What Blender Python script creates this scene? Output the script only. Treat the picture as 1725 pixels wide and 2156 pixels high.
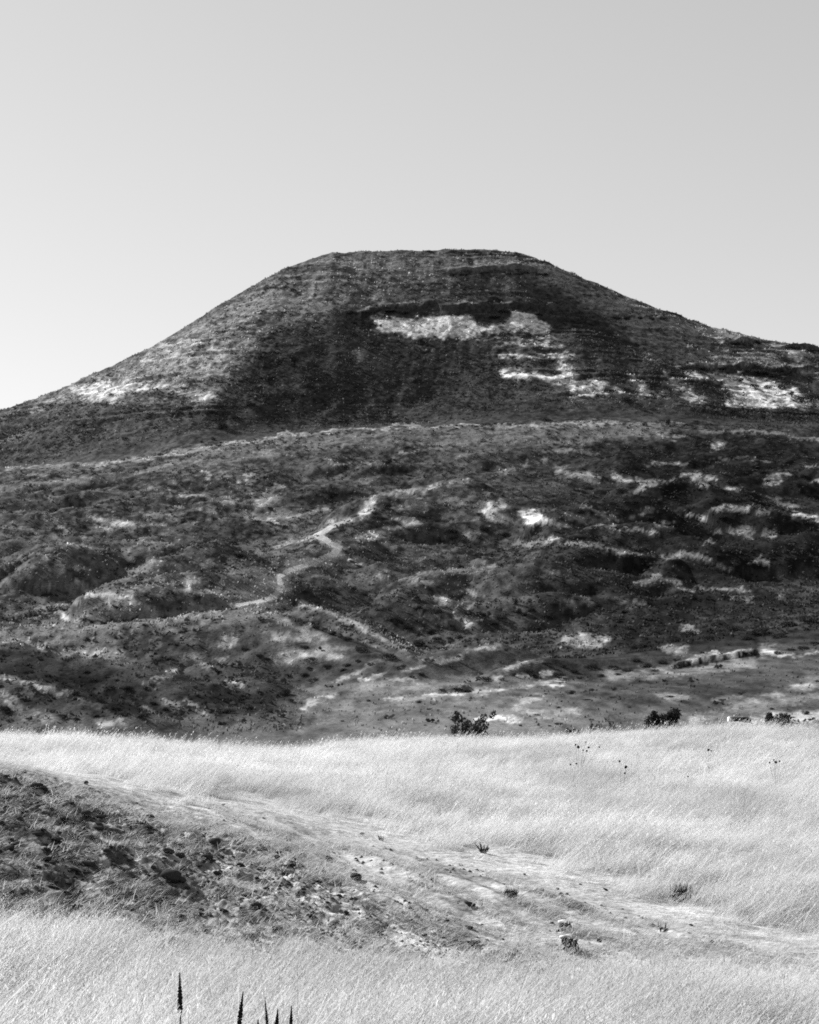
import bpy, bmesh, math, random
import numpy as np
from mathutils import Vector, Matrix

for o in list(bpy.data.objects):
    bpy.data.objects.remove(o)
SC = bpy.context.scene
COL = SC.collection
R = math.radians
random.seed(7)
RNG = np.random.default_rng(11)

# ------------------------------------------------------------------ camera
W, H = 1725.0, 2156.0            # units in which the view was measured
F = 4058.0                       # focal length in those units
CX, YH = 862.5, 1450.0           # centre column, eye-level row
cam_d = bpy.data.cameras.new('camera')
cam = bpy.data.objects.new('camera', cam_d)
COL.objects.link(cam)
cam.location = (0, 0, 0)
cam.rotation_euler = (R(90), 0, 0)
cam_d.sensor_fit = 'HORIZONTAL'
cam_d.sensor_width = 36.0
cam_d.lens = 36.0 * F / W
cam_d.shift_y = (YH - H / 2) / W
cam_d.clip_start = 0.1
cam_d.clip_end = 20000
SC.camera = cam

# ------------------------------------------------------------------ sky, sun, exposure
SUN_AZ, SUN_EL = 49.0, 32.0      # degrees to the left of the view direction, elevation
wd = bpy.data.worlds.new('World')
SC.world = wd
wd.use_nodes = True
nt = wd.node_tree
nt.nodes.clear()
n_sky = nt.nodes.new('ShaderNodeTexSky')
n_sky.sky_type = 'NISHITA'
n_sky.sun_disc = False
n_sky.sun_elevation = R(SUN_EL)
n_sky.sun_rotation = R(-SUN_AZ)
n_sky.altitude = 0
n_sky.air_density = 1.0
n_sky.dust_density = 0.4
n_sky.ozone_density = 1.0
n_bw = nt.nodes.new('ShaderNodeRGBToBW')
n_bg = nt.nodes.new('ShaderNodeBackground')
n_bg.inputs['Strength'].default_value = 0.103
n_out = nt.nodes.new('ShaderNodeOutputWorld')
nt.links.new(n_sky.outputs[0], n_bw.inputs[0])
n_pw = nt.nodes.new('ShaderNodeMath')      # softer tonal range, as in hazy air
n_pw.operation = 'POWER'
n_pw.inputs[1].default_value = 0.65
nt.links.new(n_bw.outputs[0], n_pw.inputs[0])
nt.links.new(n_pw.outputs[0], n_bg.inputs['Color'])
nt.links.new(n_bg.outputs[0], n_out.inputs[0])

sun_d = bpy.data.lights.new('sun', 'SUN')
sun_d.energy = 5.0
sun_d.angle = R(0.5)
sun_d.color = (1, 1, 1)
sun = bpy.data.objects.new('sun', sun_d)
COL.objects.link(sun)
sdir = Vector((-math.sin(R(SUN_AZ)) * math.cos(R(SUN_EL)), math.cos(R(SUN_AZ)) * math.cos(R(SUN_EL)), math.sin(R(SUN_EL))))
sun.rotation_euler = sdir.to_track_quat('Z', 'Y').to_euler()
sun.location = sdir * 300

SC.view_settings.view_transform = 'Standard'
SC.view_settings.look = 'None'
SC.view_settings.exposure = 1.38
SC.view_settings.gamma = 1.0
SC.view_settings.use_curve_mapping = False
SC.render.filter_size = 1.7
try:
    SC.cycles.use_denoising = False
    SC.cycles.max_bounces = 5
    SC.cycles.diffuse_bounces = 2
    SC.cycles.transmission_bounces = 3
    SC.cycles.filter_width = 1.8
except Exception:
    pass

# ------------------------------------------------------------------ helpers
def tag(o, label=None, cat=None, group=None, kind=None):
    if label: o['label'] = label
    if cat: o['category'] = cat
    if group: o['group'] = group
    if kind: o['kind'] = kind
    return o

def link(o):
    COL.objects.link(o)
    return o

def _hash(ix, iy, seed):
    h = (ix.astype(np.int64) * 374761393 + iy.astype(np.int64) * 668265263 + seed * 1442695041) & 0xFFFFFFFF
    h = ((h ^ (h >> 13)) * 1274126177) & 0xFFFFFFFF
    h = h ^ (h >> 16)
    return (h & 0xFFFFFF).astype(np.float32) / 16777215.0

def vnoise(x, y, seed=0):
    fx, fy = np.floor(x), np.floor(y)
    u, v = (x - fx).astype(np.float32), (y - fy).astype(np.float32)
    u = u * u * u * (u * (u * 6 - 15) + 10)
    v = v * v * v * (v * (v * 6 - 15) + 10)
    a, b = _hash(fx, fy, seed), _hash(fx + 1, fy, seed)
    c, d = _hash(fx, fy + 1, seed), _hash(fx + 1, fy + 1, seed)
    return (a + (b - a) * u) * (1 - v) + (c + (d - c) * u) * v

def fbm(x, y, octv=4, seed=0, gain=0.5):
    s, a, t = 0, 1.0, 0
    for k in range(octv):
        ca, sa = math.cos(0.6 * k), math.sin(0.6 * k)
        s = s + a * vnoise((x * ca - y * sa) * 2 ** k + 17.3 * k, (x * sa + y * ca) * 2 ** k - 9.1 * k, seed + k)
        t += a
        a *= gain
    return s / t            # 0..1

def ridged(x, y, octv=4, seed=0):
    s, a, t = 0, 1.0, 0
    for k in range(octv):
        s = s + a * (1 - np.abs(2 * vnoise(x * 2 ** k + 5.7 * k, y * 2 ** k + 3.1 * k, seed + k) - 1))
        t += a
        a *= 0.5
    return s / t

def sstep(a, b, x):
    t = np.clip((x - a) / (b - a), 0.0, 1.0)
    return t * t * (3 - 2 * t)

def poly_interp(pts, x):
    xs, ys = [p[0] for p in pts], [p[1] for p in pts]
    return np.interp(x, xs, ys)

# ------------------------------------------------------------------ terrain: grid and base heights
fine = np.arange(-260, 1986, 2.6)
gl, gr = [], []
st, p = 4.0, fine[0]
while p > -14000:
    p -= st; st *= 1.22; gl.append(p)
st, p = 4.0, fine[-1]
while p < 14000:
    p += st; st *= 1.22; gr.append(p)
PXC = np.array(gl[::-1] + list(fine) + gr)
rows = np.concatenate([
    np.array([1.5, 4.0, 6.5]),
    np.arange(8, 12, 0.10), np.arange(12, 21.5, 0.030), np.arange(21.5, 30, 0.11), np.arange(30, 48, 0.25),
    np.arange(48, 92, 1.0), np.arange(92, 170, 0.42), np.arange(170, 300, 0.52), np.arange(300, 392, 0.62),
    np.arange(392, 503, 0.38), np.arange(503, 560, 3.0), np.array([580, 620, 680, 760, 900, 1100, 1500, 2200, 3200, 4500])])
YR = rows
PX, YY = np.meshgrid(PXC, YR)
XX = (PX - CX) / F * YY

def zline(Y, pts):
    """height at distance Y of a line seen at rows pts"""
    return Y * (YH - poly_interp(pts, PXC)) / F

SKY = [(-9000, 1440), (-2500, 1330), (-1000, 1150), (-250, 955), (0, 866), (100, 832), (170, 800), (240, 768), (300, 742), (345, 718), (400, 684), (452, 650), (470, 640), (520, 612),
       (570, 583), (620, 560), (660, 543), (700, 533), (760, 531), (850, 528), (950, 526), (1040, 527), (1085, 531), (1130, 544), (1200, 574), (1300, 616),
       (1400, 656), (1500, 689), (1600, 714), (1725, 737), (1985, 800), (3000, 1060), (5000, 1330), (9000, 1440)]
RIM = [(-9000, 1440), (-2500, 1400), (-1000, 1180), (-250, 1030), (0, 992), (100, 986), (200, 978), (330, 960), (450, 938), (600, 916), (760, 902), (900, 898), (1150, 893),
       (1300, 891), (1500, 893), (1725, 897), (1985, 920), (3000, 1100), (5000, 1350), (9000, 1440)]
CREST = [(-400, 1566), (0, 1566), (150, 1570), (300, 1584), (430, 1594), (520, 1600), (620, 1592), (700, 1580), (900, 1575), (1100, 1574), (1300, 1563), (1450, 1553), (1600, 1548), (1725, 1556), (2000, 1560)]
keys = []
def K(Y, pts): keys.append((Y, zline(Y, pts)))
def KZ(Y, z): keys.append((Y, np.full(len(PXC), z)))
KZ(1.5, -1.62); KZ(5, -1.65); KZ(8.5, -1.80); KZ(10, -1.92); KZ(12, -2.06)
K(13.5, [(-200, 2040), (0, 2050), (600, 2088), (1000, 2112), (1725, 2122)])
K(15, [(-200, 1930), (0, 1950), (470, 1990), (1000, 2045), (1300, 2052), (1725, 2062), (2200, 2070)])
K(17, [(-300, 1720), (0, 1762), (470, 1850), (1000, 1935), (1300, 1962), (1725, 2000), (2200, 2020)])
K(18.5, [(-300, 1600), (0, 1640), (200, 1690), (470, 1765), (700, 1820), (1000, 1862), (1300, 1905), (1725, 1955), (2200, 1980)])
K(20.5, [(-300, 1575), (0, 1608), (200, 1642), (470, 1706), (700, 1765), (1000, 1812), (1300, 1855), (1725, 1900), (2200, 1930)])
K(24, [(-300, 1575), (0, 1592), (470, 1668), (1000, 1755), (1725, 1815), (2200, 1840)])
K(30, [(-300, 1570), (0, 1580), (470, 1632), (1000, 1690), (1725, 1715), (2200, 1730)])
K(38, [(-300, 1566), (0, 1568), (300, 1590), (500, 1608), (700, 1612), (1000, 1625), (1725, 1615)])
K(46, CREST)
K(56, [(x, y + 34) for x, y in CREST])
K(72, [(-300, 1610), (1725, 1590)])
K(92, [(-300, 1562), (0, 1562), (700, 1556), (1100, 1548), (1725, 1538), (2500, 1530)])
K(120, [(-600, 1520), (0, 1516), (420, 1516), (700, 1497), (1000, 1488), (1300, 1466), (1725, 1440), (2500, 1400)])
K(160, [(-600, 1460), (0, 1445), (420, 1465), (700, 1438), (850, 1432), (1000, 1432), (1170, 1424), (1430, 1398), (1725, 1350), (2500, 1280)])
K(200, [(-800, 1420), (0, 1330), (400, 1330), (700, 1372), (850, 1392), (1000, 1360), (1300, 1322), (1725, 1290), (2800, 1220)])
K(250, [(-1200, 1400), (0, 1232), (400, 1240), (850, 1262), (1300, 1230), (1725, 1212), (3000, 1230)])
K(300, [(-1800, 1400), (0, 1132), (850, 1132), (1725, 1102), (3400, 1250)])
K(350, [(-2200, 1400), (0, 1052), (450, 1030), (850, 1012), (1725, 1000), (4000, 1300)])
K(394, RIM)
K(402, [(x, y - 1) for x, y in RIM])
K(414, [(x, y - 3) for x, y in RIM])
z0, z1 = zline(414, [(x, y - 3) for x, y in RIM]), zline(500, SKY)
keys.append((440, z0 + (z1 - z0) * 0.30))
keys.append((470, z0 + (z1 - z0) * 0.68))
keys.append((490, z0 + (z1 - z0) * 0.925))
keys.append((500, z1))
keys.append((512, z1 + 0.2))
keys.append((560, z1 - 14))
keys.append((700, z1 * 0.30))
keys.append((1100, np.full(len(PXC), 2.0)))
keys.append((4500, np.full(len(PXC), 1.0)))
KY = np.array([k[0] for k in keys], float)
KZs = np.stack([k[1] for k in keys])
dz = np.diff(KZs, axis=0) / np.diff(KY)[:, None]
T = np.zeros_like(KZs)
T[1:-1] = np.where(dz[:-1] * dz[1:] > 0, 2 * dz[:-1] * dz[1:] / (dz[:-1] + dz[1:] + 1e-12), 0)
T[0], T[-1] = dz[0], dz[-1]
Z = np.zeros_like(PX)
seg = np.clip(np.searchsorted(KY, YR, side='right') - 1, 0, len(KY) - 2)
h = (KY[seg + 1] - KY[seg])[:, None]
t = ((YR - KY[seg])[:, None] / h)
t2, t3 = t * t, t * t * t
Z = (2 * t3 - 3 * t2 + 1) * KZs[seg] + (t3 - 2 * t2 + t) * h * T[seg] + (-2 * t3 + 3 * t2) * KZs[seg + 1] + (t3 - t2) * h * T[seg + 1]

def row_of(Y): return int(np.searchsorted(YR, Y))
def pyof(Zarr): return YH - F * Zarr / YY

def hit(px, py, ymin=8.0, Zarr=None):
    """first ground point met at view column px, row py beyond ymin -> world X, Y, Z"""
    Zarr = Z if Zarr is None else Zarr
    c = float(np.interp(px, PXC, np.arange(len(PXC))))
    c0 = int(c); f = c - c0
    zz = Zarr[:, c0] * (1 - f) + Zarr[:, min(c0 + 1, len(PXC) - 1)] * f
    pp = YH - F * zz / YR
    r0 = row_of(ymin)
    k = np.where(pp[r0:] <= py)[0]
    i = r0 + (int(k[0]) if len(k) else row_of(499) - r0)
    if len(k) and i > r0:
        a, b = pp[i - 1], pp[i]
        u = (a - py) / (a - b + 1e-9)
        y = YR[i - 1] + (YR[i] - YR[i - 1]) * u
        z = zz[i - 1] + (zz[i] - zz[i - 1]) * u
    else:
        y, z = YR[i], zz[i]
    return (px - CX) / F * y, y, z

def ground(x, y):
    px = x / y * F + CX
    c = np.interp(px, PXC, np.arange(len(PXC)))
    r = np.interp(y, YR, np.arange(len(YR)))
    c0 = np.clip(np.floor(c).astype(int), 0, len(PXC) - 2); r0 = np.clip(np.floor(r).astype(int), 0, len(YR) - 2)
    u, v = c - c0, r - r0
    return (Z[r0, c0] * (1 - u) + Z[r0, c0 + 1] * u) * (1 - v) + (Z[r0 + 1, c0] * (1 - u) + Z[r0 + 1, c0 + 1] * u) * v

# ------------------------------------------------------------------ spurs and knolls: crest lines (column, row, distance)
def ridge(pts, slope=0.5, rnd=2.0, k=0.7, reach=45, back=None):
    global Z
    if 190 < pts[0][2] < 360: slope *= 1.3; rnd *= .75
    P = [((a - CX) / F * y, y, y * (YH - b) / F) for a, b, y in pts]
    ys = [p[1] for p in P]; xs = [p[0] for p in P]
    ra, rb = row_of(min(ys) - reach), row_of(max(ys) + reach)
    sub = (slice(ra, rb), slice(None))
    x, y = XX[sub], YY[sub]
    wob = (fbm(x * 0.12, y * 0.12, 3, 91) - 0.5) * 3.0
    best = np.full(x.shape, -1e9)
    for (x0, y0, z0), (x1, y1, z1) in zip(P[:-1], P[1:]):
        dx, dy = x1 - x0, y1 - y0
        tt = np.clip(((x - x0) * dx + (y - y0) * dy) / (dx * dx + dy * dy), 0, 1)
        ddx, ddy = x - (x0 + dx * tt), y - (y0 + dy * tt)
        d = np.sqrt(ddx * ddx + ddy * ddy)
        s = slope if back is None else np.where(ddy > 0, back, slope)
        zz = z0 + (z1 - z0) * tt - s * (np.sqrt(d * d + rnd * rnd) - rnd) + wob * np.clip(d / 8, 0, 1) * 0.5
        best = np.maximum(best, zz)
    a = Z[sub]
    far = (best < a - 8)
    res = 0.5 * (a + best + np.sqrt((a - best) ** 2 + k * k))
    Z[sub] = np.where(far, a, res)

ridge([(-300, 1335, 135), (0, 1346, 130), (100, 1362, 127), (200, 1390, 123), (300, 1422, 118), (400, 1462, 113), (480, 1502, 107)], 0.42, 2.5)
ridge([(-250, 1405, 112), (0, 1424, 108), (100, 1442, 106), (200, 1474, 102), (290, 1506, 98)], 0.45, 1.2)
ridge([(-200, 1350, 195), (100, 1336, 190), (300, 1312, 185), (500, 1288, 180), (575, 1293, 178), (650, 1322, 172), (720, 1352, 167), (800, 1388, 160), (860, 1414, 152)], 0.42, 3.0)
ridge([(395, 1425, 141), (440, 1404, 140), (485, 1408, 138), (550, 1438, 132), (620, 1470, 127)], 0.55, 1.5)
ridge([(640, 1276, 207), (700, 1290, 200), (760, 1322, 190), (830, 1366, 174), (880, 1398, 163)], 0.5, 1.6)
ridge([(775, 1436, 150), (850, 1400, 157), (950, 1373, 165), (1045, 1358, 172)], 0.42, 1.2)
ridge([(1040, 1432, 147), (1072, 1405, 152), (1140, 1390, 158), (1260, 1392, 160), (1400, 1386, 161)], 0.5, 1.0)
ridge([(420, 1290, 208), (500, 1200, 240), (580, 1180, 250), (680, 1150, 262), (720, 1100, 285)], 0.35, 3.5)
ridge([(860, 1052, 306), (960, 1026, 311), (1060, 1032, 306), (1150, 1066, 298), (1210, 1098, 289)], 0.42, 4.0)
ridge([(1300, 1075, 296), (1380, 1030, 312), (1440, 1012, 318), (1540, 1052, 305), (1620, 1085, 294)], 0.45, 3.0)
ridge([(1520, 1012, 332), (1600, 1000, 338), (1725, 985, 342), (1900, 960, 350)], 0.42, 1.5)
ridge([(300, 1210, 232), (420, 1158, 244), (470, 1156, 246), (520, 1185, 240)], 0.42, 3.0)
ridge([(190, 1300, 200), (260, 1255, 212), (330, 1240, 218), (400, 1262, 214)], 0.45, 1.5)
ridge([(150, 1180, 240), (230, 1135, 258), (290, 1140, 256)], 0.40, 2.5)
ridge([(820, 1262, 212), (900, 1225, 225), (1000, 1222, 228), (1060, 1260, 216)], 0.42, 2.0)
ridge([(1080, 1240, 222), (1160, 1222, 226), (1260, 1228, 225), (1330, 1262, 216)], 0.42, 2.0)
ridge([(1150, 1140, 258), (1260, 1112, 272), (1350, 1118, 270), (1420, 1140, 262)], 0.5, 2.0)
ridge([(1170, 1175, 246), (1300, 1162, 252), (1400, 1182, 246)], 0.4, 1.5)
ridge([(1380, 1220, 230), (1430, 1190, 240), (1520, 1215, 234), (1600, 1250, 224)], 0.5, 1.5)
ridge([(1500, 1180, 246), (1600, 1150, 258), (1725, 1130, 262), (1850, 1120, 266)], 0.5, 2.0)
ridge([(1500, 1330, 186), (1600, 1300, 194), (1725, 1270, 202), (1900, 1250, 206)], 0.5, 2.0)
ridge([(760, 1090, 288), (800, 1062, 300), (830, 1058, 302)], 0.5, 1.2)

# rounded eroded mounds over the badlands, steep-sided, each its own size
MR = np.random.default_rng(21)
placed = []
for _ in range(4000):
    if len(placed) >= 130: break
    y = math.sqrt(MR.uniform(192 ** 2, 366 ** 2)); px = MR.uniform(-240, 1960); x = (px - CX) / F * y
    rad = MR.uniform(3.2, 9.5)
    if math.exp(-((px - 630) / 150) ** 4) * math.exp(-((y - 250) / 70) ** 4) > .25 or (abs(px - 150) < 160 and abs(y - 207) < 16): continue
    if any(math.hypot(x - a, y - b) < .62 * (rad + c) for a, b, c in placed): continue
    placed.append((x, y, rad))
for x, y, rad in placed:
    ra, rb = row_of(y - rad * 1.6), row_of(y + rad * 1.6)
    ca, cb = np.searchsorted(PXC, (x - rad * 2) / y * F + CX), np.searchsorted(PXC, (x + rad * 2) / y * F + CX)
    sl = (slice(ra, rb), slice(max(ca, 0), cb))
    gx, gy, gz = XX[sl], YY[sl], Z[sl]
    z0 = float(np.interp(x / y * F + CX, PXC, Z[row_of(y)]))
    el = MR.uniform(.6, 1.0); an = MR.uniform(-.9, .9); hh = rad * MR.uniform(.14, .27)
    dx, dy = gx - x, gy - y
    u, v = dx * math.cos(an) + dy * math.sin(an), (-dx * math.sin(an) + dy * math.cos(an)) / el
    lob = 1 + .55 * (vnoise(np.arctan2(v, u) * 1.3 + 9, np.full_like(u, x), 77) - .5) + .5 * (fbm(gx / rad * 1.1, gy / rad * 1.1, 3, 78) - .5)
    d = np.sqrt(u * u + v * v) / (rad * lob)
    top = z0 + .12 * (gy - y) + hh * (1 - d ** 1.5 * 1.25) - np.maximum(d - .95, 0) * rad * .25
    sy_ = float(np.interp(x / y * F + CX, PXC, Z[row_of(y + 6)]) - np.interp(x / y * F + CX, PXC, Z[row_of(y - 6)])) / 12
    top += (min(max(sy_, .05), .40) - .12) * .45 * (gy - y)
    wd_ = 1 - sstep(1.15, 1.5, np.sqrt(dx * dx + dy * dy) / rad)
    Z[sl] = gz + wd_ * (0.5 * (gz + top + np.sqrt((gz - top) ** 2 + 1.0)) - gz)

# mesa buttresses
ridge([(440, 905, 408), (478, 830, 428), (515, 742, 452), (560, 660, 474), (620, 588, 490)], 0.60, 5.0, 2.0, 60)
ridge([(1300, 880, 414), (1270, 800, 436), (1200, 700, 462), (1150, 640, 478)], 0.50, 5.0, 2.0, 60)

# small-scale relief
wx, wy = XX + 7 * (fbm(XX * 0.05, YY * 0.05, 2, 3) - .5), YY + 6 * (fbm(XX * 0.05, YY * 0.05, 2, 4) - .5)
mid = sstep(150, 200, YY) * (1 - sstep(375, 392, YY))
calm = 1 - .92 * np.exp(-((PX - 630) / 150) ** 4) * np.exp(-((YY - 250) / 70) ** 4) - .6 * np.exp(-((PX - 150) / 180) ** 2) * np.exp(-((YY - 205) / 25) ** 2)
Z += mid * calm * ((ridged(wx / 44, wy / 30, 3, 20) - 0.62) * 2.6 + (ridged(wx / 13 + wy / 40, wy / 11, 4, 27) - .6) * 1.8)
Z += mid * (fbm(wx / 6, wy / 6, 3, 23) - .5) * 0.5
knol = sstep(98, 106, YY) * (1 - sstep(150, 190, YY)) * (1 - sstep(600, 800, PX))
Z += knol * (fbm(XX / 5, YY / 5, 4, 25) - .5) * 1.0
Z += sstep(80, 95, YY) * (1 - sstep(150, 170, YY)) * (fbm(XX / 14, YY / 10, 4, 26) - .5) * 0.7
mesa = sstep(404, 416, YY) * (1 - sstep(494, 500, YY))
Z += mesa * ((fbm(XX / 5.5, YY / 16, 4, 30) - .5) * 1.6 + (fbm(XX / 2.2, YY / 2.2, 2, 33) - .5) * 0.35)
zone = np.clip(0.30 + 0.9 * sstep(950, 1250, PX) + 0.6 * (1 - sstep(420, 620, PX)) + 0.55 * sstep(478, 486, YY), 0, 1.1)
mz = Z + (fbm(XX / 26, YY / 26, 3, 37) - .5) * 4.0 + (vnoise(Z * .22, Z * 0 + 3, 39) - .5) * 4.5
qz = mz / 2.5
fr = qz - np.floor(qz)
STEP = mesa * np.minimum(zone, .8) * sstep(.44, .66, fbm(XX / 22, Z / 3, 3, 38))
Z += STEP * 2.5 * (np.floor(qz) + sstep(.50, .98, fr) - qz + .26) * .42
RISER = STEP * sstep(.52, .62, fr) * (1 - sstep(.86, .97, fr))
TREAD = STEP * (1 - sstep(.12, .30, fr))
Z += sstep(492, 499, YY) * (1 - sstep(503, 512, YY)) * (fbm(XX / 2.4, YY / 9, 3, 36) - .5) * .8

# cut banks and rock ledges: a small scarp facing the viewer
def scarp(pts, hgt, L=6.0, ymin=60, fade=14, wid=0.5, front=0.0, var=0.8):
    global Z
    w = [hit(a, b, ymin) for a, b in pts]
    xs = [p[0] for p in pts]
    pf = np.polyfit(xs, [p[1] for p in w], 1) if var < .5 else None
    yl = (np.interp(PXC, xs, [p[1] for p in w]) if pf is None else np.polyval(pf, PXC)) + (vnoise(PXC * 0.06, PXC * 0, 5) - .5) * wid * 2
    a = sstep(xs[0] - fade, xs[0] + fade, PXC) * (1 - sstep(xs[-1] - fade, xs[-1] + fade, PXC))
    a = a * (1 - var / 2 + var * vnoise(PXC * 0.05, PXC * 0 + 2, 8))
    d = YY - yl[None, :]
    prof = np.where(d > 0, sstep(0, wid, d) * np.exp(-np.maximum(d, 0) / L), -front * np.exp(np.minimum(d, 0) / 1.0))
    Z += hgt * prof * a[None, :]

scarp([(1422, 1406), (1500, 1394), (1592, 1379)], 0.50, 9, 120, 8, 0.3, 0.12, 0.2)
scarp([(18, 1306), (60, 1297), (110, 1288)], 0.40, 6, 150, 6, 0.3, 0.1)
scarp([(165, 1303), (220, 1307), (290, 1303)], 0.20, 6, 150, 6, 0.6, 0.0)
for pts, hh in [([(720, 664), (800, 655), (890, 651), (1000, 655), (1110, 650), (1180, 652)], 1.6), ([(1030, 742), (1110, 740), (1200, 744)], 1.0), ([(1040, 759), (1120, 757), (1210, 762)], 1.0),
                ([(1285, 671), (1340, 672), (1410, 670)], 1.5), ([(1440, 778), (1550, 778), (1640, 788), (1725, 782)], 1.9), ([(1525, 724), (1605, 726)], 1.7),
                ([(1655, 733), (1800, 748)], 1.7), ([(560, 606), (640, 604)], 1.0), ([(940, 575), (1050, 574), (1160, 577)], 1.1), ([(580, 628), (620, 629)], 0.9),
                ([(1060, 802), (1140, 806)], 0.9), ([(280, 762), (350, 768), (440, 778)], 0.9), ([(300, 742), (420, 735)], 0.7), ([(1360, 748), (1480, 745)], 1.0),
                ([(1450, 800), (1540, 800)], 1.0)]:
    scarp(pts, hh * .8, 3.5, 405, 20, 1.1, 0.05)
scarp([(920, 1456), (1000, 1456)], 0.4, 5, 100, 20, 0.6, 0.2)

# foreground relief
PYn = pyof(Z)
PATH_U = [(-300, 1560), (300, 1640), (440, 1686), (620, 1737), (800, 1777), (1000, 1818), (1200, 1872), (1400, 1935), (1600, 1986), (1725, 2012), (2200, 2090)]
PATH_L = [(-300, 1562), (300, 1650), (440, 1702), (620, 1788), (800, 1868), (1000, 1938), (1200, 1992), (1400, 2022), (1725, 2074), (2200, 2130)]
NEAR = [(-400, 1985), (0, 1990), (150, 2000), (300, 2020), (600, 2060), (900, 2100), (1050, 2118), (1200, 2100), (1400, 2105), (1725, 2130), (2200, 2145)]
TOPB = [(-400, 1590), (0, 1614), (100, 1638), (200, 1665), (300, 1695), (440, 1725), (620, 1790), (800, 1870), (1000, 1940), (1200, 1994), (1400, 2024), (1725, 2076), (2200, 2132)]
near_y = YY < 30
up, lo = poly_interp(PATH_U, PX), poly_interp(PATH_L, PX)
nr, tb = poly_interp(NEAR, PX), poly_interp(TOPB, PX)
nz = (fbm(XX * 0.9, YY * 0.9, 3, 40) - .5) * 60
bank_w = sstep(-25, 40, PYn - tb + nz * .5) * (1 - sstep(-30, 30, PYn - nr + nz)) * near_y
bank_left = 1 - sstep(350, 1150, PX)
al, ac = XX * .85 - YY * .5, XX * .5 + YY * .85
cl = fbm(al * 5.0, ac * 10.0, 3, 44)
Z += bank_w * (0.35 + 0.65 * bank_left) * (np.maximum(cl - 0.5, 0) * 0.17 + (ridged(al * 7, ac * 15, 2, 47) - .6) * 0.045)
fal, fac = XX * .48 - YY * .88, XX * .88 + YY * .48
fur = ridged(fal * .30, fac * 1.5, 2, 57)
open_w = sstep(0, 30, PYn - up) * (1 - sstep(-40, 10, PYn - nr + nz)) * near_y * sstep(350, 560, PX)
Z += open_w * ((fur - .55) * (.05 + .05 * sstep(560, 760, PX)) + (fbm(fal * 2.2, fac * 7, 2, 58) - .5) * .05)
path_w = sstep(-8, 8, PYn - up) * (1 - sstep(-10, 10, PYn - lo)) * near_y * sstep(380, 520, PX)
Z += (YY < 60) * (fbm(XX * 0.7, YY * 0.7, 4, 50) - .5) * 0.16 * (1 - path_w * 0.7)
Z += path_w * ((fbm(XX * 6, YY * 6, 3, 52) - .5) * 0.035 - 0.03)

# ------------------------------------------------------------------ ground colour (reflectance) by patch of earth, chalk and dry grass, some sun and shade painted in
PY = pyof(Z)
hl = YY > 78
rowA = row_of(78)
sx, sy = PX[rowA:], PY[rowA:]
hx, hy = XX[rowA:], YY[rowA:]
hz = Z[rowA:]
hq = hy * .06 + hz * .9          # climbs with the slope, so plant cover varies evenly up the hillside
wpx = sx + (fbm(sx / 26, sy / 13, 4, 60) - .5) * 32 + (vnoise(sx / 5, sy / 3, 61) - .5) * 10
wpy = sy + (fbm(sx / 30, sy / 14, 4, 63) - .5) * 18 + (vnoise(sx / 5, sy / 3, 64) - .5) * 6
brkn = 0.5 * fbm(hx / 2.2, hq / 1.3, 3, 66) + 0.5 * fbm(sx / 16, sy / 7, 4, 67)
brkn = np.clip((brkn - 0.5) * 2.6 + 0.5, 0, 1)
ALB = np.full(sx.shape, 0.075)

tuftn = sstep(.52, .62, fbm(hx / .9, hq / .6, 2, 68))
def blend(m, val, brk):
    global ALB
    b2 = 0.22 + brk * 0.70
    m = m * (0.25 * m + 0.75 * sstep(b2 - 0.30, b2 + 0.22, brkn + (m - 0.5) * 0.60))
    if val > .15: m = m * (1 - .55 * tuftn)
    k = np.where((val > 0.1) & (sy > 880) & (sy < 1420), 0.95, 1.0)
    ALB[:] = ALB * (1 - m) + val * k * m

def in_poly(px, py, pts):
    ins = np.zeros(px.shape, bool)
    n = len(pts)
    for i in range(n):
        x0, y0 = pts[i]; x1, y1 = pts[(i + 1) % n]
        if y0 == y1: continue
        c = (y0 > py) != (y1 > py)
        ins ^= c & (px < (x1 - x0) * (py - y0) / (y1 - y0) + x0)
    return ins

def seg_dist(px, py, pts, closed=False, asp=1.0):
    best = np.full(px.shape, 1e9)
    q = pts + [pts[0]] if closed else pts
    if len(q) == 1: q = q + [(q[0][0] + .1, q[0][1])]
    for (x0, y0), (x1, y1) in zip(q[:-1], q[1:]):
        dx, dy = x1 - x0, (y1 - y0) * asp
        tt = np.clip(((px - x0) * dx + (py - y0) * asp * dy) / (dx * dx + dy * dy + 1e-9), 0, 1)
        best = np.minimum(best, np.hypot(px - x0 - dx * tt, (py - y0) * asp - dy * tt))
    return best

def bbox_do(pts, pad, fn):
    xs, ys = [p[0] for p in pts], [p[1] for p in pts]
    m = (wpx > min(xs) - pad) & (wpx < max(xs) + pad) & (wpy > min(ys) - pad) & (wpy < max(ys) + pad)
    i = np.nonzero(m)
    if len(i[0]) == 0: return
    out = np.zeros(sx.shape, np.float32)
    out[i] = fn(wpx[i], wpy[i])
    return out

def P(val, pts, fe=10, brk=0.0, amt=1.0):
    def fn(x, y):
        d = seg_dist(x, y, pts, True)
        d = np.where(in_poly(x, y, pts), -d, d)
        return (1 - sstep(-fe * .7, fe * .9, d)) * amt
    m = bbox_do(pts, fe + 4, fn)
    if m is not None: blend(m, val, brk)

def L(val, w, pts, brk=0.25, amt=0.9, asp=1.3):
    def fn(x, y):
        return 1 / (1 + (seg_dist(x, y, pts, False, asp) / (w * 0.58)) ** 4) * amt
    m = bbox_do(pts, w * 1.4 + 4, fn)
    if m is not None: blend(m, val, brk)

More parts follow.
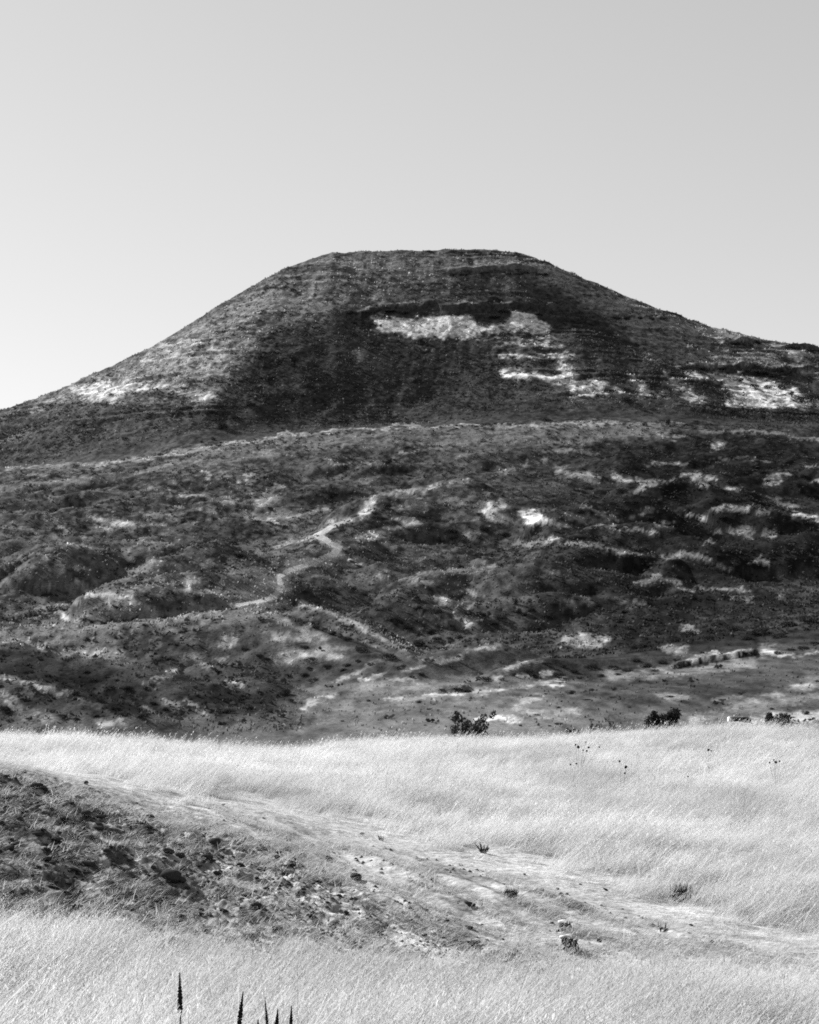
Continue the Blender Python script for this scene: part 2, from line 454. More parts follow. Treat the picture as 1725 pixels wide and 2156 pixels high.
# broad cover; sunlit left flank, shaded face and right-hand shading put into the tone
ALB[:] = 0.048 - 0.028 * sstep(950, 1450, sx) * sstep(880, 950, sy) + 0.006 * (1 - sstep(200, 700, sx))
field = sstep(-20, 20, sy - (1432 - (sx - 850) * 0.09)) * sstep(480, 700, sx) + sstep(1495, 1520, sy) * (sx < 700)
field = np.clip(field, 0, 1) * (hy < 172)
ALB[:] = ALB * (1 - field) + (0.088 - .044 * sstep(1050, 1350, sx) * (1 - sstep(1470, 1530, sy))) * field
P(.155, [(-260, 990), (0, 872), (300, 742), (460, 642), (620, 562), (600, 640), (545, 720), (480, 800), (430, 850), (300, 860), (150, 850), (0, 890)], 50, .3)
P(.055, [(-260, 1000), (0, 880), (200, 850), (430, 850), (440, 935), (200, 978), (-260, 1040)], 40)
P(.14, [(560, 600), (700, 536), (1100, 533), (1250, 605), (1100, 580), (900, 605), (700, 650), (600, 680)], 50, .2)
P(.20, [(1130, 548), (1300, 618), (1420, 664), (1600, 714), (1725, 738), (1725, 760), (1600, 736), (1420, 690), (1280, 650), (1130, 590)], 14)
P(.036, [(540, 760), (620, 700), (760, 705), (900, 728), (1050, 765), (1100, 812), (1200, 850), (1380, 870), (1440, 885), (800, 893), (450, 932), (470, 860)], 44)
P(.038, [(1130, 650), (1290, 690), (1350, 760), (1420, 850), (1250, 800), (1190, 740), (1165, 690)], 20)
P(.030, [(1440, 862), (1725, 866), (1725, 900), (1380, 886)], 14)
P(.19, [(1190, 575), (1420, 690), (1520, 705), (1700, 745), (1600, 765), (1440, 765), (1360, 740), (1300, 680), (1230, 640)], 24, .1)  # right flank painted paler to make up for its lack of sun
P(.19, [(330, 720), (470, 700), (500, 740), (470, 800), (400, 812), (300, 790), (280, 770)], 20, .55)
# chalk exposed on the mesa
P(.66, [(785, 665), (830, 673), (900, 667), (980, 662), (1000, 682), (1060, 688), (1075, 660), (1130, 658), (1160, 690), (1150, 702), (1100, 692), (1000, 703), (950, 712), (850, 705), (800, 690)], 9, .12)
for v, w, pts, b in [
    (.2, 6, [(870, 730), (920, 732)], .3), (.34, 6, [(1050, 728), (1150, 722)], .3), (.36, 6, [(1000, 712), (1100, 716), (1160, 712)], .4), (.34, 7, [(1165, 726), (1190, 728)], .1),
    (.42, 7, [(1050, 750), (1130, 751), (1205, 748)], .25), (.55, 17, [(1060, 785), (1130, 790), (1180, 803)], .3), (.62, 26, [(1190, 765), (1195, 800), (1215, 822), (1260, 815), (1300, 826)], .2),
    (.5, 24, [(1330, 800), (1355, 822)], .3), (.3, 8, [(1350, 826), (1402, 830)], .2), (.2, 5, [(722, 662), (745, 655), (775, 648)], .1), (.2, 4, [(800, 641), (880, 638)], .2),
    (.2, 4, [(960, 637), (1080, 637)], .4), (.16, 16, [(750, 742), (760, 757)], .4), (.18, 5, [(785, 590), (800, 592)], .2),
    (.14, 20, [(795, 605), (800, 640)], .5), (.13, 14, [(735, 610), (740, 640)], .5),
    (.30, 9, [(290, 758), (350, 762), (420, 772)], .15), (.26, 26, [(500, 745), (528, 715), (545, 692)], .42), (.2, 14, [(70, 862), (130, 836), (165, 818)], .3),
    (.30, 12, [(340, 725), (400, 718), (470, 736), (482, 750)], .42), (.26, 10, [(350, 742), (420, 752), (470, 750)], .45), (.2, 12, [(395, 705), (440, 690)], .5), (.17, 6, [(340, 873), (370, 872)], .2),
    (.2, 20, [(1300, 672), (1400, 694)], .45), (.2, 16, [(1330, 715), (1420, 726)], .45), (.27, 12, [(1450, 690), (1515, 716)], .3), (.17, 9, [(1370, 758), (1420, 760)], .3),
    (.18, 9, [(1480, 768), (1560, 762), (1625, 758)], .35), (.18, 9, [(1600, 757), (1640, 760)], .3), (.5, 18, [(1400, 788), (1428, 808), (1450, 828), (1482, 846)], .35),
    (.34, 8, [(1420, 772), (1435, 765)], .2), (.17, 7, [(1330, 700), (1350, 725), (1380, 745)], .4), (.17, 6, [(1405, 690), (1440, 722), (1470, 735)], .4), (.24, 16, [(1690, 790), (1725, 792)], .3),
    (.18, 5, [(1530, 735), (1600, 750), (1725, 785)], .3)]:
    L(v, w, pts, b)
P(.40, [(150, 815), (200, 803), (280, 800), (330, 812), (400, 822), (470, 826), (455, 840), (400, 836), (330, 820), (262, 824), (252, 848), (200, 846), (175, 840)], 12, .2)
P(.55, [(1520, 856), (1542, 832), (1525, 802), (1560, 784), (1612, 802), (1680, 815), (1702, 838), (1800, 846), (1800, 858)], 9, .08)
P(.42, [(1440, 780), (1500, 783), (1545, 788), (1530, 806), (1480, 797), (1440, 796)], 9, .2)
P(.045, [(1450, 800), (1500, 800), (1520, 825), (1480, 838), (1455, 822)], 10)
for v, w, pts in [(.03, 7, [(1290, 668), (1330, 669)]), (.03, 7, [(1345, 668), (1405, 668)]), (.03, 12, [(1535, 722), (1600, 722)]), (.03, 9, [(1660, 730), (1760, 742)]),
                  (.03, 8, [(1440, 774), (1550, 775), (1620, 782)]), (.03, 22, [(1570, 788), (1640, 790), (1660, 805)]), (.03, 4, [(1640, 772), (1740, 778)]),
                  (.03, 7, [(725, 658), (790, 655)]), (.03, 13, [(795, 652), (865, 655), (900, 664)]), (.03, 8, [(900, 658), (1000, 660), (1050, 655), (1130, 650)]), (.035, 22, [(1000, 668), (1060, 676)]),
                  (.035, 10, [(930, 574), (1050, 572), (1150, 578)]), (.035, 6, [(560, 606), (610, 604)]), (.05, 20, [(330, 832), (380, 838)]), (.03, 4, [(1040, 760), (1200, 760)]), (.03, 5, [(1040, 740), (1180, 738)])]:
    L(v, w, pts, .15)  # shrub rows, and the shade under ledges painted as dark strips
for v, w, pts in [(.20, 5, [(1290, 684), (1380, 686), (1440, 694)]), (.18, 4, [(1300, 702), (1400, 704)]), (.2, 5, [(1330, 734), (1440, 736), (1560, 740)]), (.18, 4, [(1370, 748), (1500, 750)]), (.2, 5, [(1400, 764), (1560, 766), (1725, 770)]), (.18, 4, [(1180, 690), (1240, 694)]),
                  (.2, 5, [(1440, 684), (1520, 704), (1600, 730)]), (.19, 4, [(1460, 700), (1540, 722)]), (.17, 4, [(600, 590), (680, 588)]), (.17, 4, [(690, 600), (800, 598)]), (.2, 5, [(300, 752), (400, 750), (470, 754)]), (.22, 6, [(240, 782), (340, 784), (450, 790)]), (.2, 5, [(380, 700), (470, 696)])]:
    L(v, w, pts, .22)
L(.30, 6, [(200, 978), (330, 962), (450, 939), (600, 917), (760, 902), (900, 899), (1150, 894), (1300, 891)], .1)
L(.15, 8, [(1330, 893), (1440, 893)], .3)
P(.075, [(400, 950), (600, 922), (900, 902), (1300, 896), (1480, 902), (1250, 936), (900, 940), (700, 945), (450, 985)], 16, .1)

A = lambda *q: [(x / 3, 900 + y / 3) for x, y in q]
B = lambda *q: [(575 + x / 3, 900 + y / 3) for x, y in q]
C = lambda *q: [(1150 + x / 3, 900 + y / 3) for x, y in q]
P(.10, A((1500, 890), (1600, 880), (1725, 890), (1900, 870), (1800, 1100), (1500, 1110), (1270, 1130), (1400, 1000)), 14, .1)  # sunlit spur painted paler
P(.062, A((0, 600), (250, 620), (500, 760), (900, 830), (1150, 990), (700, 1020), (400, 900), (0, 850)), 40, .3)
for v, w, pts, b in [
    (.19, 6, A((60, 265), (300, 245), (700, 215), (1000, 190), (1150, 130)), .2), (.15, 12, A((0, 390), (350, 345), (700, 320), (1000, 250), (1300, 190)), .3), (.15, 9, A((1150, 140), (1500, 160), (1725, 150)), .4),
    (.26, 7, A((280, 420), (330, 450), (380, 500)), .2), (.26, 6, A((220, 565), (350, 600), (450, 660), (560, 720)), .15), (.2, 6, A((380, 735), (500, 755), (690, 775)), .2), (.18, 14, A((330, 590), (400, 600)), .3),
    (.28, 9, A((610, 630), (700, 640)), .3), (.26, 8, A((880, 615), (1050, 610)), .2), (.36, 12, A((940, 382), (990, 378)), .3), (.36, 12, A((1060, 370), (1100, 370)), .2),
    (.3, 11, A((1310, 290), (1330, 340), (1300, 375)), .3), (.46, 13, A((1530, 350), (1570, 320)), .1), (.3, 7, A((1560, 325), (1625, 298)), .2), (.3, 9, A((1150, 420), (1250, 425), (1360, 442)), .3),
    (.26, 7, A((1000, 420), (1080, 435)), .3), (.27, 18, A((1725, 420), (1640, 490), (1600, 540)), .35), (.28, 20, A((1500, 550), (1640, 560), (1720, 590)), .45), (.24, 14, A((1590, 410), (1610, 440)), .3),
    (.2, 20, A((1400, 460), (1480, 480)), .5), (.22, 9, A((1280, 520), (1350, 525)), .2), (.17, 5, A((1080, 500), (1140, 515)), .2), (.17, 10, A((1400, 300), (1460, 330)), .4),
    (.23, 13, A((940, 825), (1050, 850), (1150, 890), (1250, 880), (1350, 855)), .15), (.15, 8, A((800, 775), (900, 720), (1100, 730)), .3),
    (.32, 10, A((490, 960), (520, 1020), (570, 1060)), .15), (.32, 12, A((570, 1060), (700, 1060), (780, 1070)), .25), (.32, 11, A((790, 1075), (870, 1120), (980, 1180)), .15), (.22, 14, A((230, 1000), (300, 1005)), .3),
    (.32, 12, A((350, 1160), (400, 1190), (480, 1215)), .15), (.2, 7, A((60, 1205), (200, 1160), (330, 1135), (500, 1105)), .2), (.24, 8, A((700, 1090), (720, 1130)), .3), (.17, 8, A((780, 1030), (900, 1010), (1050, 970)), .3),
    (.22, 12, A((1500, 890), (1400, 980), (1290, 1080), (1220, 1130)), .15), (.3, 7, A((1310, 1110), (1380, 1065)), .2), (.16, 40, A((0, 1330), (400, 1290), (800, 1230), (1300, 1180), (1725, 1150)), .2),
    (.45, 6, A((285, 808), (315, 815)), .0), (.22, 5, A((230, 800), (260, 798)), .1), (.17, 8, A((160, 890), (300, 880)), .3), (.15, 12, A((100, 620), (140, 650)), .4), (.17, 8, A((440, 450), (520, 420)), .4), (.19, 10, A((180, 300), (290, 300)), .5),
    (.26, 9, B((680, 420), (800, 410), (900, 385)), .3), (.3, 8, B((940, 415), (1060, 350)), .15), (.3, 10, B((1130, 360), (1230, 345)), .2), (.18, 14, B((800, 510), (900, 460), (960, 480)), .4),
    (.26, 14, B((1370, 570), (1480, 600)), .4), (.52, 6, B((480, 838), (515, 842)), 0), (.5, 5, B((520, 868), (540, 870)), 0), (.13, 9, B((930, 930), (1100, 910), (1400, 880)), .2), (.18, 12, B((620, 935), (800, 940), (1030, 990)), .3),
    (.2, 10, B((1140, 1050), (1220, 1030), (1310, 1070)), .3), (.22, 7, B((1120, 1225), (1180, 1150), (1290, 1110)), .2), (.2, 8, B((900, 1120), (1000, 1180), (1110, 1220)), .2),
    (.22, 15, B((180, 1120), (330, 1150), (450, 1210), (600, 1280), (700, 1340)), .15), (.17, 11, B((0, 1190), (150, 1260), (300, 1320)), .2), (.2, 9, B((0, 750), (150, 710), (280, 690)), .15), (.16, 16, B((0, 860), (200, 840), (350, 880)), .2),
    (.2, 6, B((340, 220), (500, 225), (720, 228)), .15), (.2, 5, B((790, 150), (900, 145), (1000, 130), (1120, 135)), .15), (.13, 8, B((1180, 180), (1240, 170)), .2), (.24, 8, B((0, 180), (70, 182)), .2),
    (.3, 10, B((0, 360), (60, 370)), .4), (.26, 12, B((0, 540), (100, 560), (280, 540), (330, 520)), .4), (.34, 9, B((340, 602), (460, 600)), .15), (.17, 8, B((560, 330), (600, 330)), .2), (.2, 8, B((1410, 265), (1490, 270)), .25), (.22, 9, B((1570, 260), (1620, 245)), .2), (.3, 10, B((1690, 200), (1725, 205)), .2),
    (.2, 12, B((1540, 730), (1725, 720)), .4), (.16, 10, B((1120, 690), (1300, 670)), .4), (.16, 14, B((1120, 465), (1190, 470)), .3), (.15, 6, B((1050, 690), (1150, 695)), .2), (.12, 8, B((900, 850), (1150, 770)), .3),
    (.2, 20, C((720, 50), (830, 62)), .4), (.4, 12, C((1060, 112), (1110, 115)), .15), (.13, 7, C((0, 95), (300, 90)), .2), (.15, 9, C((0, 150), (330, 155)), .3), (.15, 8, C((650, 235), (900, 230)), .2), (.11, 6, C((1030, 185), (1400, 215)), .2),
    (.25, 14, C((80, 270), (200, 285), (320, 330)), .42), (.34, 16, C((440, 325), (510, 325)), .25), (.27, 14, C((580, 335), (640, 345)), .3), (.36, 12, C((870, 300), (950, 315), (1060, 310)), .25), (.24, 10, C((960, 340), (1030, 370)), .4),
    (.17, 8, C((570, 400), (700, 350), (820, 310)), .3), (.36, 11, C((1150, 380), (1220, 392)), .15), (.32, 10, C((1370, 310), (1480, 300), (1550, 295)), .25), (.32, 10, C((1400, 355), (1480, 345)), .2), (.34, 14, C((1700, 340), (1760, 350)), .15),
    (.3, 7, C((260, 505), (370, 555), (470, 590)), .1), (.19, 18, C((150, 560), (280, 590), (400, 590)), .4), (.2, 8, C((550, 570), (650, 510)), .25), (.26, 9, C((900, 540), (980, 580)), .2), (.5, 11, C((735, 608), (765, 608)), 0),
    (.28, 16, C((1090, 510), (1260, 510)), .42), (.2, 14, C((1340, 530), (1400, 540)), .4), (.4, 11, C((1560, 560), (1640, 560), (1760, 585)), .2), (.16, 16, C((1400, 450), (1550, 500)), .5), (.21, 16, C((1190, 640), (1260, 650)), .45),
    (.2, 9, C((1350, 660), (1430, 690), (1470, 650)), .35), (.18, 10, C((1270, 690), (1300, 690)), .3), (.2, 5, C((430, 645), (590, 650), (700, 670)), .1), (.46, 12, C((10, 712), (65, 708)), .05), (.2, 7, C((60, 705), (300, 740), (500, 790)), .2),
    (.19, 6, C((420, 800), (560, 795), (700, 825)), .15), (.15, 12, C((550, 980), (720, 950)), .25), (.2, 7, C((760, 960), (870, 980)), .2), (.22, 10, C((750, 1040), (810, 1010), (900, 1020)), .2), (.18, 9, C((900, 1020), (1020, 1025), (1250, 1025)), .3),
    (.23, 8, C((1290, 860), (1350, 830), (1410, 860)), .2), (.17, 7, C((1150, 885), (1220, 890)), .3), (.2, 14, C((1475, 1020), (1485, 1060)), .3), (.36, 15, C((140, 1115), (165, 1115)), .15), (.26, 16, C((520, 1105), (640, 1112)), .35), (.2, 14, C((0, 920), (60, 920)), .35),
    (.22, 12, C((240, 1090), (280, 1095)), .35), (.13, 10, C((700, 825), (950, 800), (1100, 870)), .35), (.12, 8, C((1100, 650), (1010, 740)), .3), (.15, 16, C((870, 1260), (950, 1280)), .5), (.12, 10, C((1200, 1080), (1300, 1090)), .4),
    (.12, 8, C((1000, 20), (1400, 30), (1725, 80)), .4), (.22, 6, C((1670, 65), (1725, 80)), .2), (.12, 6, C((1650, 245), (1725, 250)), .2)]:
    L(v, w, pts, b)  # pale scars, plus sunlit ridge rim and ditch top painted in
for v, pts, b in [
    (.37, A((570, 570), (660, 570), (750, 575), (830, 600), (842, 638), (700, 604), (620, 600)), .15), (.3, A((910, 555), (960, 535), (1050, 560), (1110, 585), (1000, 572)), .1), (.38, A((1150, 985), (1220, 935), (1250, 990), (1200, 1025)), .05),
    (.47, B((530, 572), (560, 530), (600, 460), (650, 430), (672, 450), (640, 505), (600, 558)), .05), (.38, B((530, 690), (620, 640), (750, 612), (880, 580), (955, 610), (830, 622), (700, 684), (600, 714), (540, 718)), .2),
    (.47, B((1310, 522), (1370, 485), (1475, 485), (1400, 512), (1370, 548)), .05), (.5, B((1560, 560), (1600, 520), (1670, 520), (1725, 570), (1860, 625), (1700, 600), (1640, 622), (1580, 592)), .1),
    (.32, B((1010, 1100), (1060, 1050), (1110, 1050), (1122, 1112), (1060, 1132)), .15), (.37, B((1165, 1242), (1230, 1213), (1305, 1213), (1250, 1264)), .12),
    (.27, C((100, 1340), (200, 1300), (330, 1310), (390, 1350), (300, 1370), (150, 1380)), .3)]:
    P(v, pts, 8, b)
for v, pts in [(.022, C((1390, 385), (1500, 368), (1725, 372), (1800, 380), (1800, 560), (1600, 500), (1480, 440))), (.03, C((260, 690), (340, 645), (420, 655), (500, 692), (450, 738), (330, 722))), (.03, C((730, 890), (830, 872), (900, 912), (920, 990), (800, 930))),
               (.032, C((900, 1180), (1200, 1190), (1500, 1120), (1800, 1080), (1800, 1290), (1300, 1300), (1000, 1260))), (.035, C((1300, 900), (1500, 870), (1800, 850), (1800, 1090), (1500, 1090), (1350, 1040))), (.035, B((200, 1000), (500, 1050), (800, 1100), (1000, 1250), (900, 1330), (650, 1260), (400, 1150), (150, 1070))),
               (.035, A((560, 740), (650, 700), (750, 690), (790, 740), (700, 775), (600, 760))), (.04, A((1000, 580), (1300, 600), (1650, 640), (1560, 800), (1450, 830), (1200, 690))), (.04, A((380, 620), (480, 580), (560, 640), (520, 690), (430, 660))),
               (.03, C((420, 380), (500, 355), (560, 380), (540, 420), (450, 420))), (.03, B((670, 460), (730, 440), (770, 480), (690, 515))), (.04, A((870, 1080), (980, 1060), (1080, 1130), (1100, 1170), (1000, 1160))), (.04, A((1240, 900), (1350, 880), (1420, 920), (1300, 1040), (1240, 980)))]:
    P(v, pts, 14, 0, .85)  # dark plants, with the shade of hollows painted in
G = lambda ox: (lambda *q: [(ox + x * .3555, 1303 + y * .3555) for x, y in q])
f1, f2, f3 = G(0), G(575), G(1112)
P(.028, f1((-300, 200), (0, 160), (200, 180), (400, 250), (600, 330), (850, 380), (950, 480), (880, 590), (700, 560), (500, 470), (300, 400), (0, 330), (-300, 330)), 16, 0, .95)  # shade on the left spur's face painted dark
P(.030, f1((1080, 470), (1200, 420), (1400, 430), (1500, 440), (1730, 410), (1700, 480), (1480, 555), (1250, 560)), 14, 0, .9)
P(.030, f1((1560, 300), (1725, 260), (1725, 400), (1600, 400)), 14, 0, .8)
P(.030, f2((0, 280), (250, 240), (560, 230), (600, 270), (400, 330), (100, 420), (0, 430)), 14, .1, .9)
P(.028, f2((100, -20), (280, 30), (420, 90), (560, 170), (640, 230), (560, 240), (330, 130)), 12, 0, .95)  # shrubby slope below the crest, its shade painted dark
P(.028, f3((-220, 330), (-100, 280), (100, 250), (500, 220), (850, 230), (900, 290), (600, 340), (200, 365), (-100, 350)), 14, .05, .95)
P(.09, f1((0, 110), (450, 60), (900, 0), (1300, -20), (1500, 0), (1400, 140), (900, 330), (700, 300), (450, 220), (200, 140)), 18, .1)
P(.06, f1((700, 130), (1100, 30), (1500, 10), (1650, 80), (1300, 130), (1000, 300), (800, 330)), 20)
for v, w, pts, b in [
    (.26, 7, f1((-300, 90), (0, 120), (120, 130), (250, 165), (360, 195)), .1), (.2, 20, f1((380, 200), (550, 210), (700, 210)), .2), (.3, 12, f1((905, 360), (950, 340), (1030, 312)), .15), (.28, 8, f1((850, 370), (930, 388)), .15),
    (.2, 22, f1((1120, 210), (1200, 240), (1320, 250)), .45), (.22, 12, f1((1200, 295), (1240, 290)), .25), (.24, 20, f1((1310, 150), (1400, 140)), .4), (.2, 9, f1((1330, 360), (1430, 400)), .3), (.2, 8, f1((1100, 480), (1200, 550)), .25), (.2, 14, f1((950, 480), (1080, 520)), .5),
    (.22, 10, f1((-200, 330), (0, 345), (170, 380), (280, 420)), .15), (.22, 10, f1((280, 420), (450, 460), (600, 530), (720, 580)), .2), (.2, 24, f1((0, 460), (120, 530), (200, 570)), .4), (.22, 16, f1((100, 580), (300, 590)), .4), (.12, 50, f1((50, 620), (400, 620)), .4),
    (.22, 9, f1((830, 520), (900, 550)), .2), (.26, 20, f1((620, 620), (750, 620)), .4),
    (.31, 16, f2((160, 520), (230, 480), (340, 460)), .15), (.37, 9, f2((540, 362), (600, 345), (670, 328)), .1), (.28, 12, f2((790, 312), (880, 268), (1000, 240)), .2), (.26, 9, f2((1040, 240), (1180, 195), (1340, 160)), .15), (.3, 12, f2((1310, 362), (1400, 292), (1570, 252)), .15),
    (.3, 10, f2((1440, 345), (1500, 335)), .2), (.32, 8, f2((1590, 360), (1610, 322), (1640, 332)), .1), (.3, 11, f2((700, 470), (900, 460), (1200, 430), (1500, 400), (1725, 372)), .12), (.34, 17, f2((1230, 590), (1350, 585), (1460, 590)), .2), (.29, 14, f2((1430, 602), (1560, 550)), .2),
    (.26, 14, f2((1500, 480), (1570, 470)), .3), (.24, 34, f2((60, 230), (140, 215)), .35), (.22, 34, f2((250, 215), (400, 220)), .4), (.2, 24, f2((0, 110), (200, 110), (300, 110)), .4), (.2, 10, f2((380, 360), (520, 300), (640, 250)), .2), (.2, 9, f2((700, 160), (780, 215)), .2), (.24, 6, f2((720, 150), (810, 155)), .15),
    (.13, 24, f2((560, 400), (900, 410)), .2), (.26, 10, f2((700, 360), (850, 365)), .25), (.26, 8, f2((1100, 20), (1200, 15)), .3),
    (.2, 20, f3((200, 160), (290, 140), (400, 150)), .6), (.3, 10, f3((930, 262), (1050, 222), (1300, 192), (1440, 190)), .2), (.3, 20, f3((1400, 195), (1440, 205)), .25), (.23, 7, f3((1480, 232), (1725, 190)), .15), (.21, 26, f3((1000, 600), (1300, 500), (1700, 390)), .25), (.38, 24, f3((1250, 610), (1500, 585), (1760, 575)), .1),
    (.13, 20, f3((1200, 560), (1500, 500), (1725, 460)), .3), (.13, 14, f3((780, 460), (950, 460)), .3), (.14, 10, f3((1100, 480), (1250, 460)), .3), (.2, 18, f3((820, 190), (930, 195)), .4), (.14, 30, f3((500, 330), (900, 310), (1300, 260)), .3), (.2, 26, f3((-50, 560), (250, 560)), .4)]:
    L(v, w, pts, b)  # pale patches, plus sunlit crest lines painted along the spurs

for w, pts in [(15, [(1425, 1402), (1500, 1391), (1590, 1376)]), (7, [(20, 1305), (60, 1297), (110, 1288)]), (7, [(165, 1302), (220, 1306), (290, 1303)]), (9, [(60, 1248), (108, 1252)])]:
    L(.012, w, pts, 0, 1.0)  # shade on the ditch walls painted dark, along with dark plants
L(.15, 16, [(735, 1096), (700, 1108), (668, 1126), (690, 1140), (714, 1153), (702, 1168), (662, 1184), (612, 1200), (588, 1214), (593, 1236), (578, 1256), (545, 1268), (500, 1274)], .15)
ALB *= 1 - .30 * (1 - sstep(195, 215, hy)) * (1 - sstep(420, 760, sx)) * (ALB < .12) * sstep(1300, 1350, sy)  # lower left spur darkened further to deepen its shade
# fine patchiness of the plant cover
n1 = fbm(hx / .8, hq / .5, 2, 70)
n2 = fbm(sx / 9, sy / 4.5, 3, 71)
n3 = fbm(hx / 9, hq / 4, 3, 72)
ALB *= np.clip(1 + (n1 - .5) * 1.3 + (n2 - .5) * 0.45 + (n3 - .5) * 0.45, 0.4, 1.8)
spk = sstep(.54, .64, fbm(hx / 1.1, hq / .7, 2, 75)) * sstep(.38, .62, fbm(hx / 11, hq / 5, 3, 76))
ALB *= 1 - 0.40 * RISER[rowA:]  # ledge risers made darker, treads paler
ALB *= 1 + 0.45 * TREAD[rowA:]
ALB *= 1 - spk * np.where(sy > 880, .40, .42) * (1 - .55 * field)
slope_zone = (hy > 172) & (hy < 394)
cc = 0.040 * (ALB / 0.040) ** 1.45
ALB = np.where(slope_zone & (ALB < 0.10), np.minimum(cc, 0.13), ALB)
ALB = np.clip(ALB, 0.010, 0.62)
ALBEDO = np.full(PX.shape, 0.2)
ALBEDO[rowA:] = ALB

# foreground soil and thatch
nn = fbm(XX * 1.5, YY * 1.5, 4, 80)
fine_n = fbm(XX * 9 + YY * 2, YY * 14, 3, 82)
fg = 0.34 + (nn - .5) * 0.2 - .18 * (YY < 13.5)
strn = fbm((XX * .85 - YY * .5) * 5, (XX * .5 + YY * .85) * 14, 3, 84)
bank_a = 0.060 + 0.22 * sstep(0.42, 0.66, strn) * (.55 + .45 * sstep(0.4, .6, nn)) + 0.17 * sstep(200, 760, PX) * (1 - .4 * sstep(.50, .62, fbm((XX * .48 - YY * .88) * 1.1, (XX * .88 + YY * .48) * 5, 3, 87)))
fg = fg * (1 - bank_w) + bank_a * bank_w
frow = fbm((XX * .48 - YY * .88) * .9, (XX * .88 + YY * .48) * 4.5, 3, 86)
path_a = 0.31 + (nn - .5) * 0.12 + (fine_n - .5) * 0.16 - .14 * sstep(.52, .66, frow)
fg = fg * (1 - path_w) + path_a * path_w
ALBEDO[:rowA] = np.clip(fg, .03, .55)[:rowA]

# ------------------------------------------------------------------ materials
def new_mat(name):
    m = bpy.data.materials.new(name)
    m.use_nodes = True
    n = m.node_tree
    b = n.nodes['Principled BSDF']
    b.inputs['Roughness'].default_value = 1.0
    b.inputs['Specular IOR Level'].default_value = 0.0
    return m, n, b

def grass_mat(name, val, var, trans):
    """dry grass whose paleness drifts from patch to patch across the meadow"""
    m, n, b = new_mat(name)
    ge = n.nodes.new('ShaderNodeNewGeometry')
    ns = n.nodes.new('ShaderNodeTexNoise'); ns.inputs['Scale'].default_value = 0.42; ns.inputs['Detail'].default_value = 4
    n.links.new(ge.outputs['Position'], ns.inputs['Vector'])
    oi = n.nodes.new('ShaderNodeObjectInfo')
    mr = n.nodes.new('ShaderNodeMapRange')
    mr.inputs[1].default_value = 0.3; mr.inputs[2].default_value = 0.7
    mr.inputs[3].default_value = val * (1 - var); mr.inputs[4].default_value = val * (1 + var)
    n.links.new(ns.outputs['Fac'], mr.inputs[0])
    m2 = n.nodes.new('ShaderNodeMapRange'); m2.inputs[3].default_value = 0.9; m2.inputs[4].default_value = 1.1
    n.links.new(oi.outputs['Random'], m2.inputs[0])
    mu = n.nodes.new('ShaderNodeMath'); mu.operation = 'MULTIPLY'
    n.links.new(mr.outputs[0], mu.inputs[0]); n.links.new(m2.outputs[0], mu.inputs[1])
    n.links.new(mu.outputs[0], b.inputs['Base Color'])
    tr = n.nodes.new('ShaderNodeBsdfTranslucent'); n.links.new(mu.outputs[0], tr.inputs['Color'])
    mx = n.nodes.new('ShaderNodeMixShader'); mx.inputs[0].default_value = trans
    n.links.new(b.outputs[0], mx.inputs[1]); n.links.new(tr.outputs[0], mx.inputs[2]); n.links.new(mx.outputs[0], n.nodes['Material Output'].inputs['Surface'])
    return m

def terrain_mat(name, nscale, bumpd, bstr=0.7):
    m, n, b = new_mat(name)
    at = n.nodes.new('ShaderNodeAttribute'); at.attribute_name = 'reflectance'
    tc = n.nodes.new('ShaderNodeTexCoord')
    ns = n.nodes.new('ShaderNodeTexNoise'); ns.inputs['Scale'].default_value = nscale; ns.inputs['Detail'].default_value = 5; ns.inputs['Roughness'].default_value = 0.65
    n.links.new(tc.outputs['Object'], ns.inputs['Vector'])
    mr = n.nodes.new('ShaderNodeMapRange')
    mr.inputs[1].default_value = 0.3; mr.inputs[2].default_value = 0.7; mr.inputs[3].default_value = 0.55; mr.inputs[4].default_value = 1.45
    n.links.new(ns.outputs['Fac'], mr.inputs[0])
    mu = n.nodes.new('ShaderNodeMath'); mu.operation = 'MULTIPLY'
    n.links.new(at.outputs['Fac'], mu.inputs[0]); n.links.new(mr.outputs[0], mu.inputs[1])
    n.links.new(mu.outputs[0], b.inputs['Base Color'])
    bp = n.nodes.new('ShaderNodeBump'); bp.inputs['Strength'].default_value = bstr; bp.inputs['Distance'].default_value = bumpd
    n.links.new(ns.outputs['Fac'], bp.inputs['Height']); n.links.new(bp.outputs[0], b.inputs['Normal'])
    return m

def plain_mat(name, val, var=0.3, scale=6.0, trans=0.0, rough=1.0, spec=0.0):
    m, n, b = new_mat(name)
    tc = n.nodes.new('ShaderNodeTexCoord')
    ns = n.nodes.new('ShaderNodeTexNoise'); ns.inputs['Scale'].default_value = scale; ns.inputs['Detail'].default_value = 3
    n.links.new(tc.outputs['Object'], ns.inputs['Vector'])
    rp = n.nodes.new('ShaderNodeMapRange')
    rp.inputs[1].default_value = 0.3; rp.inputs[2].default_value = 0.7
    rp.inputs[3].default_value = val * (1 - var); rp.inputs[4].default_value = val * (1 + var)
    n.links.new(ns.outputs['Fac'], rp.inputs[0])
    n.links.new(rp.outputs[0], b.inputs['Base Color'])
    b.inputs['Roughness'].default_value = rough
    b.inputs['Specular IOR Level'].default_value = spec
    if trans > 0:
        tr = n.nodes.new('ShaderNodeBsdfTranslucent')
        n.links.new(rp.outputs[0], tr.inputs['Color'])
        mx = n.nodes.new('ShaderNodeMixShader'); mx.inputs[0].default_value = trans
        out = n.nodes['Material Output']
        n.links.new(b.outputs[0], mx.inputs[1]); n.links.new(tr.outputs[0], mx.inputs[2]); n.links.new(mx.outputs[0], out.inputs['Surface'])
    return m

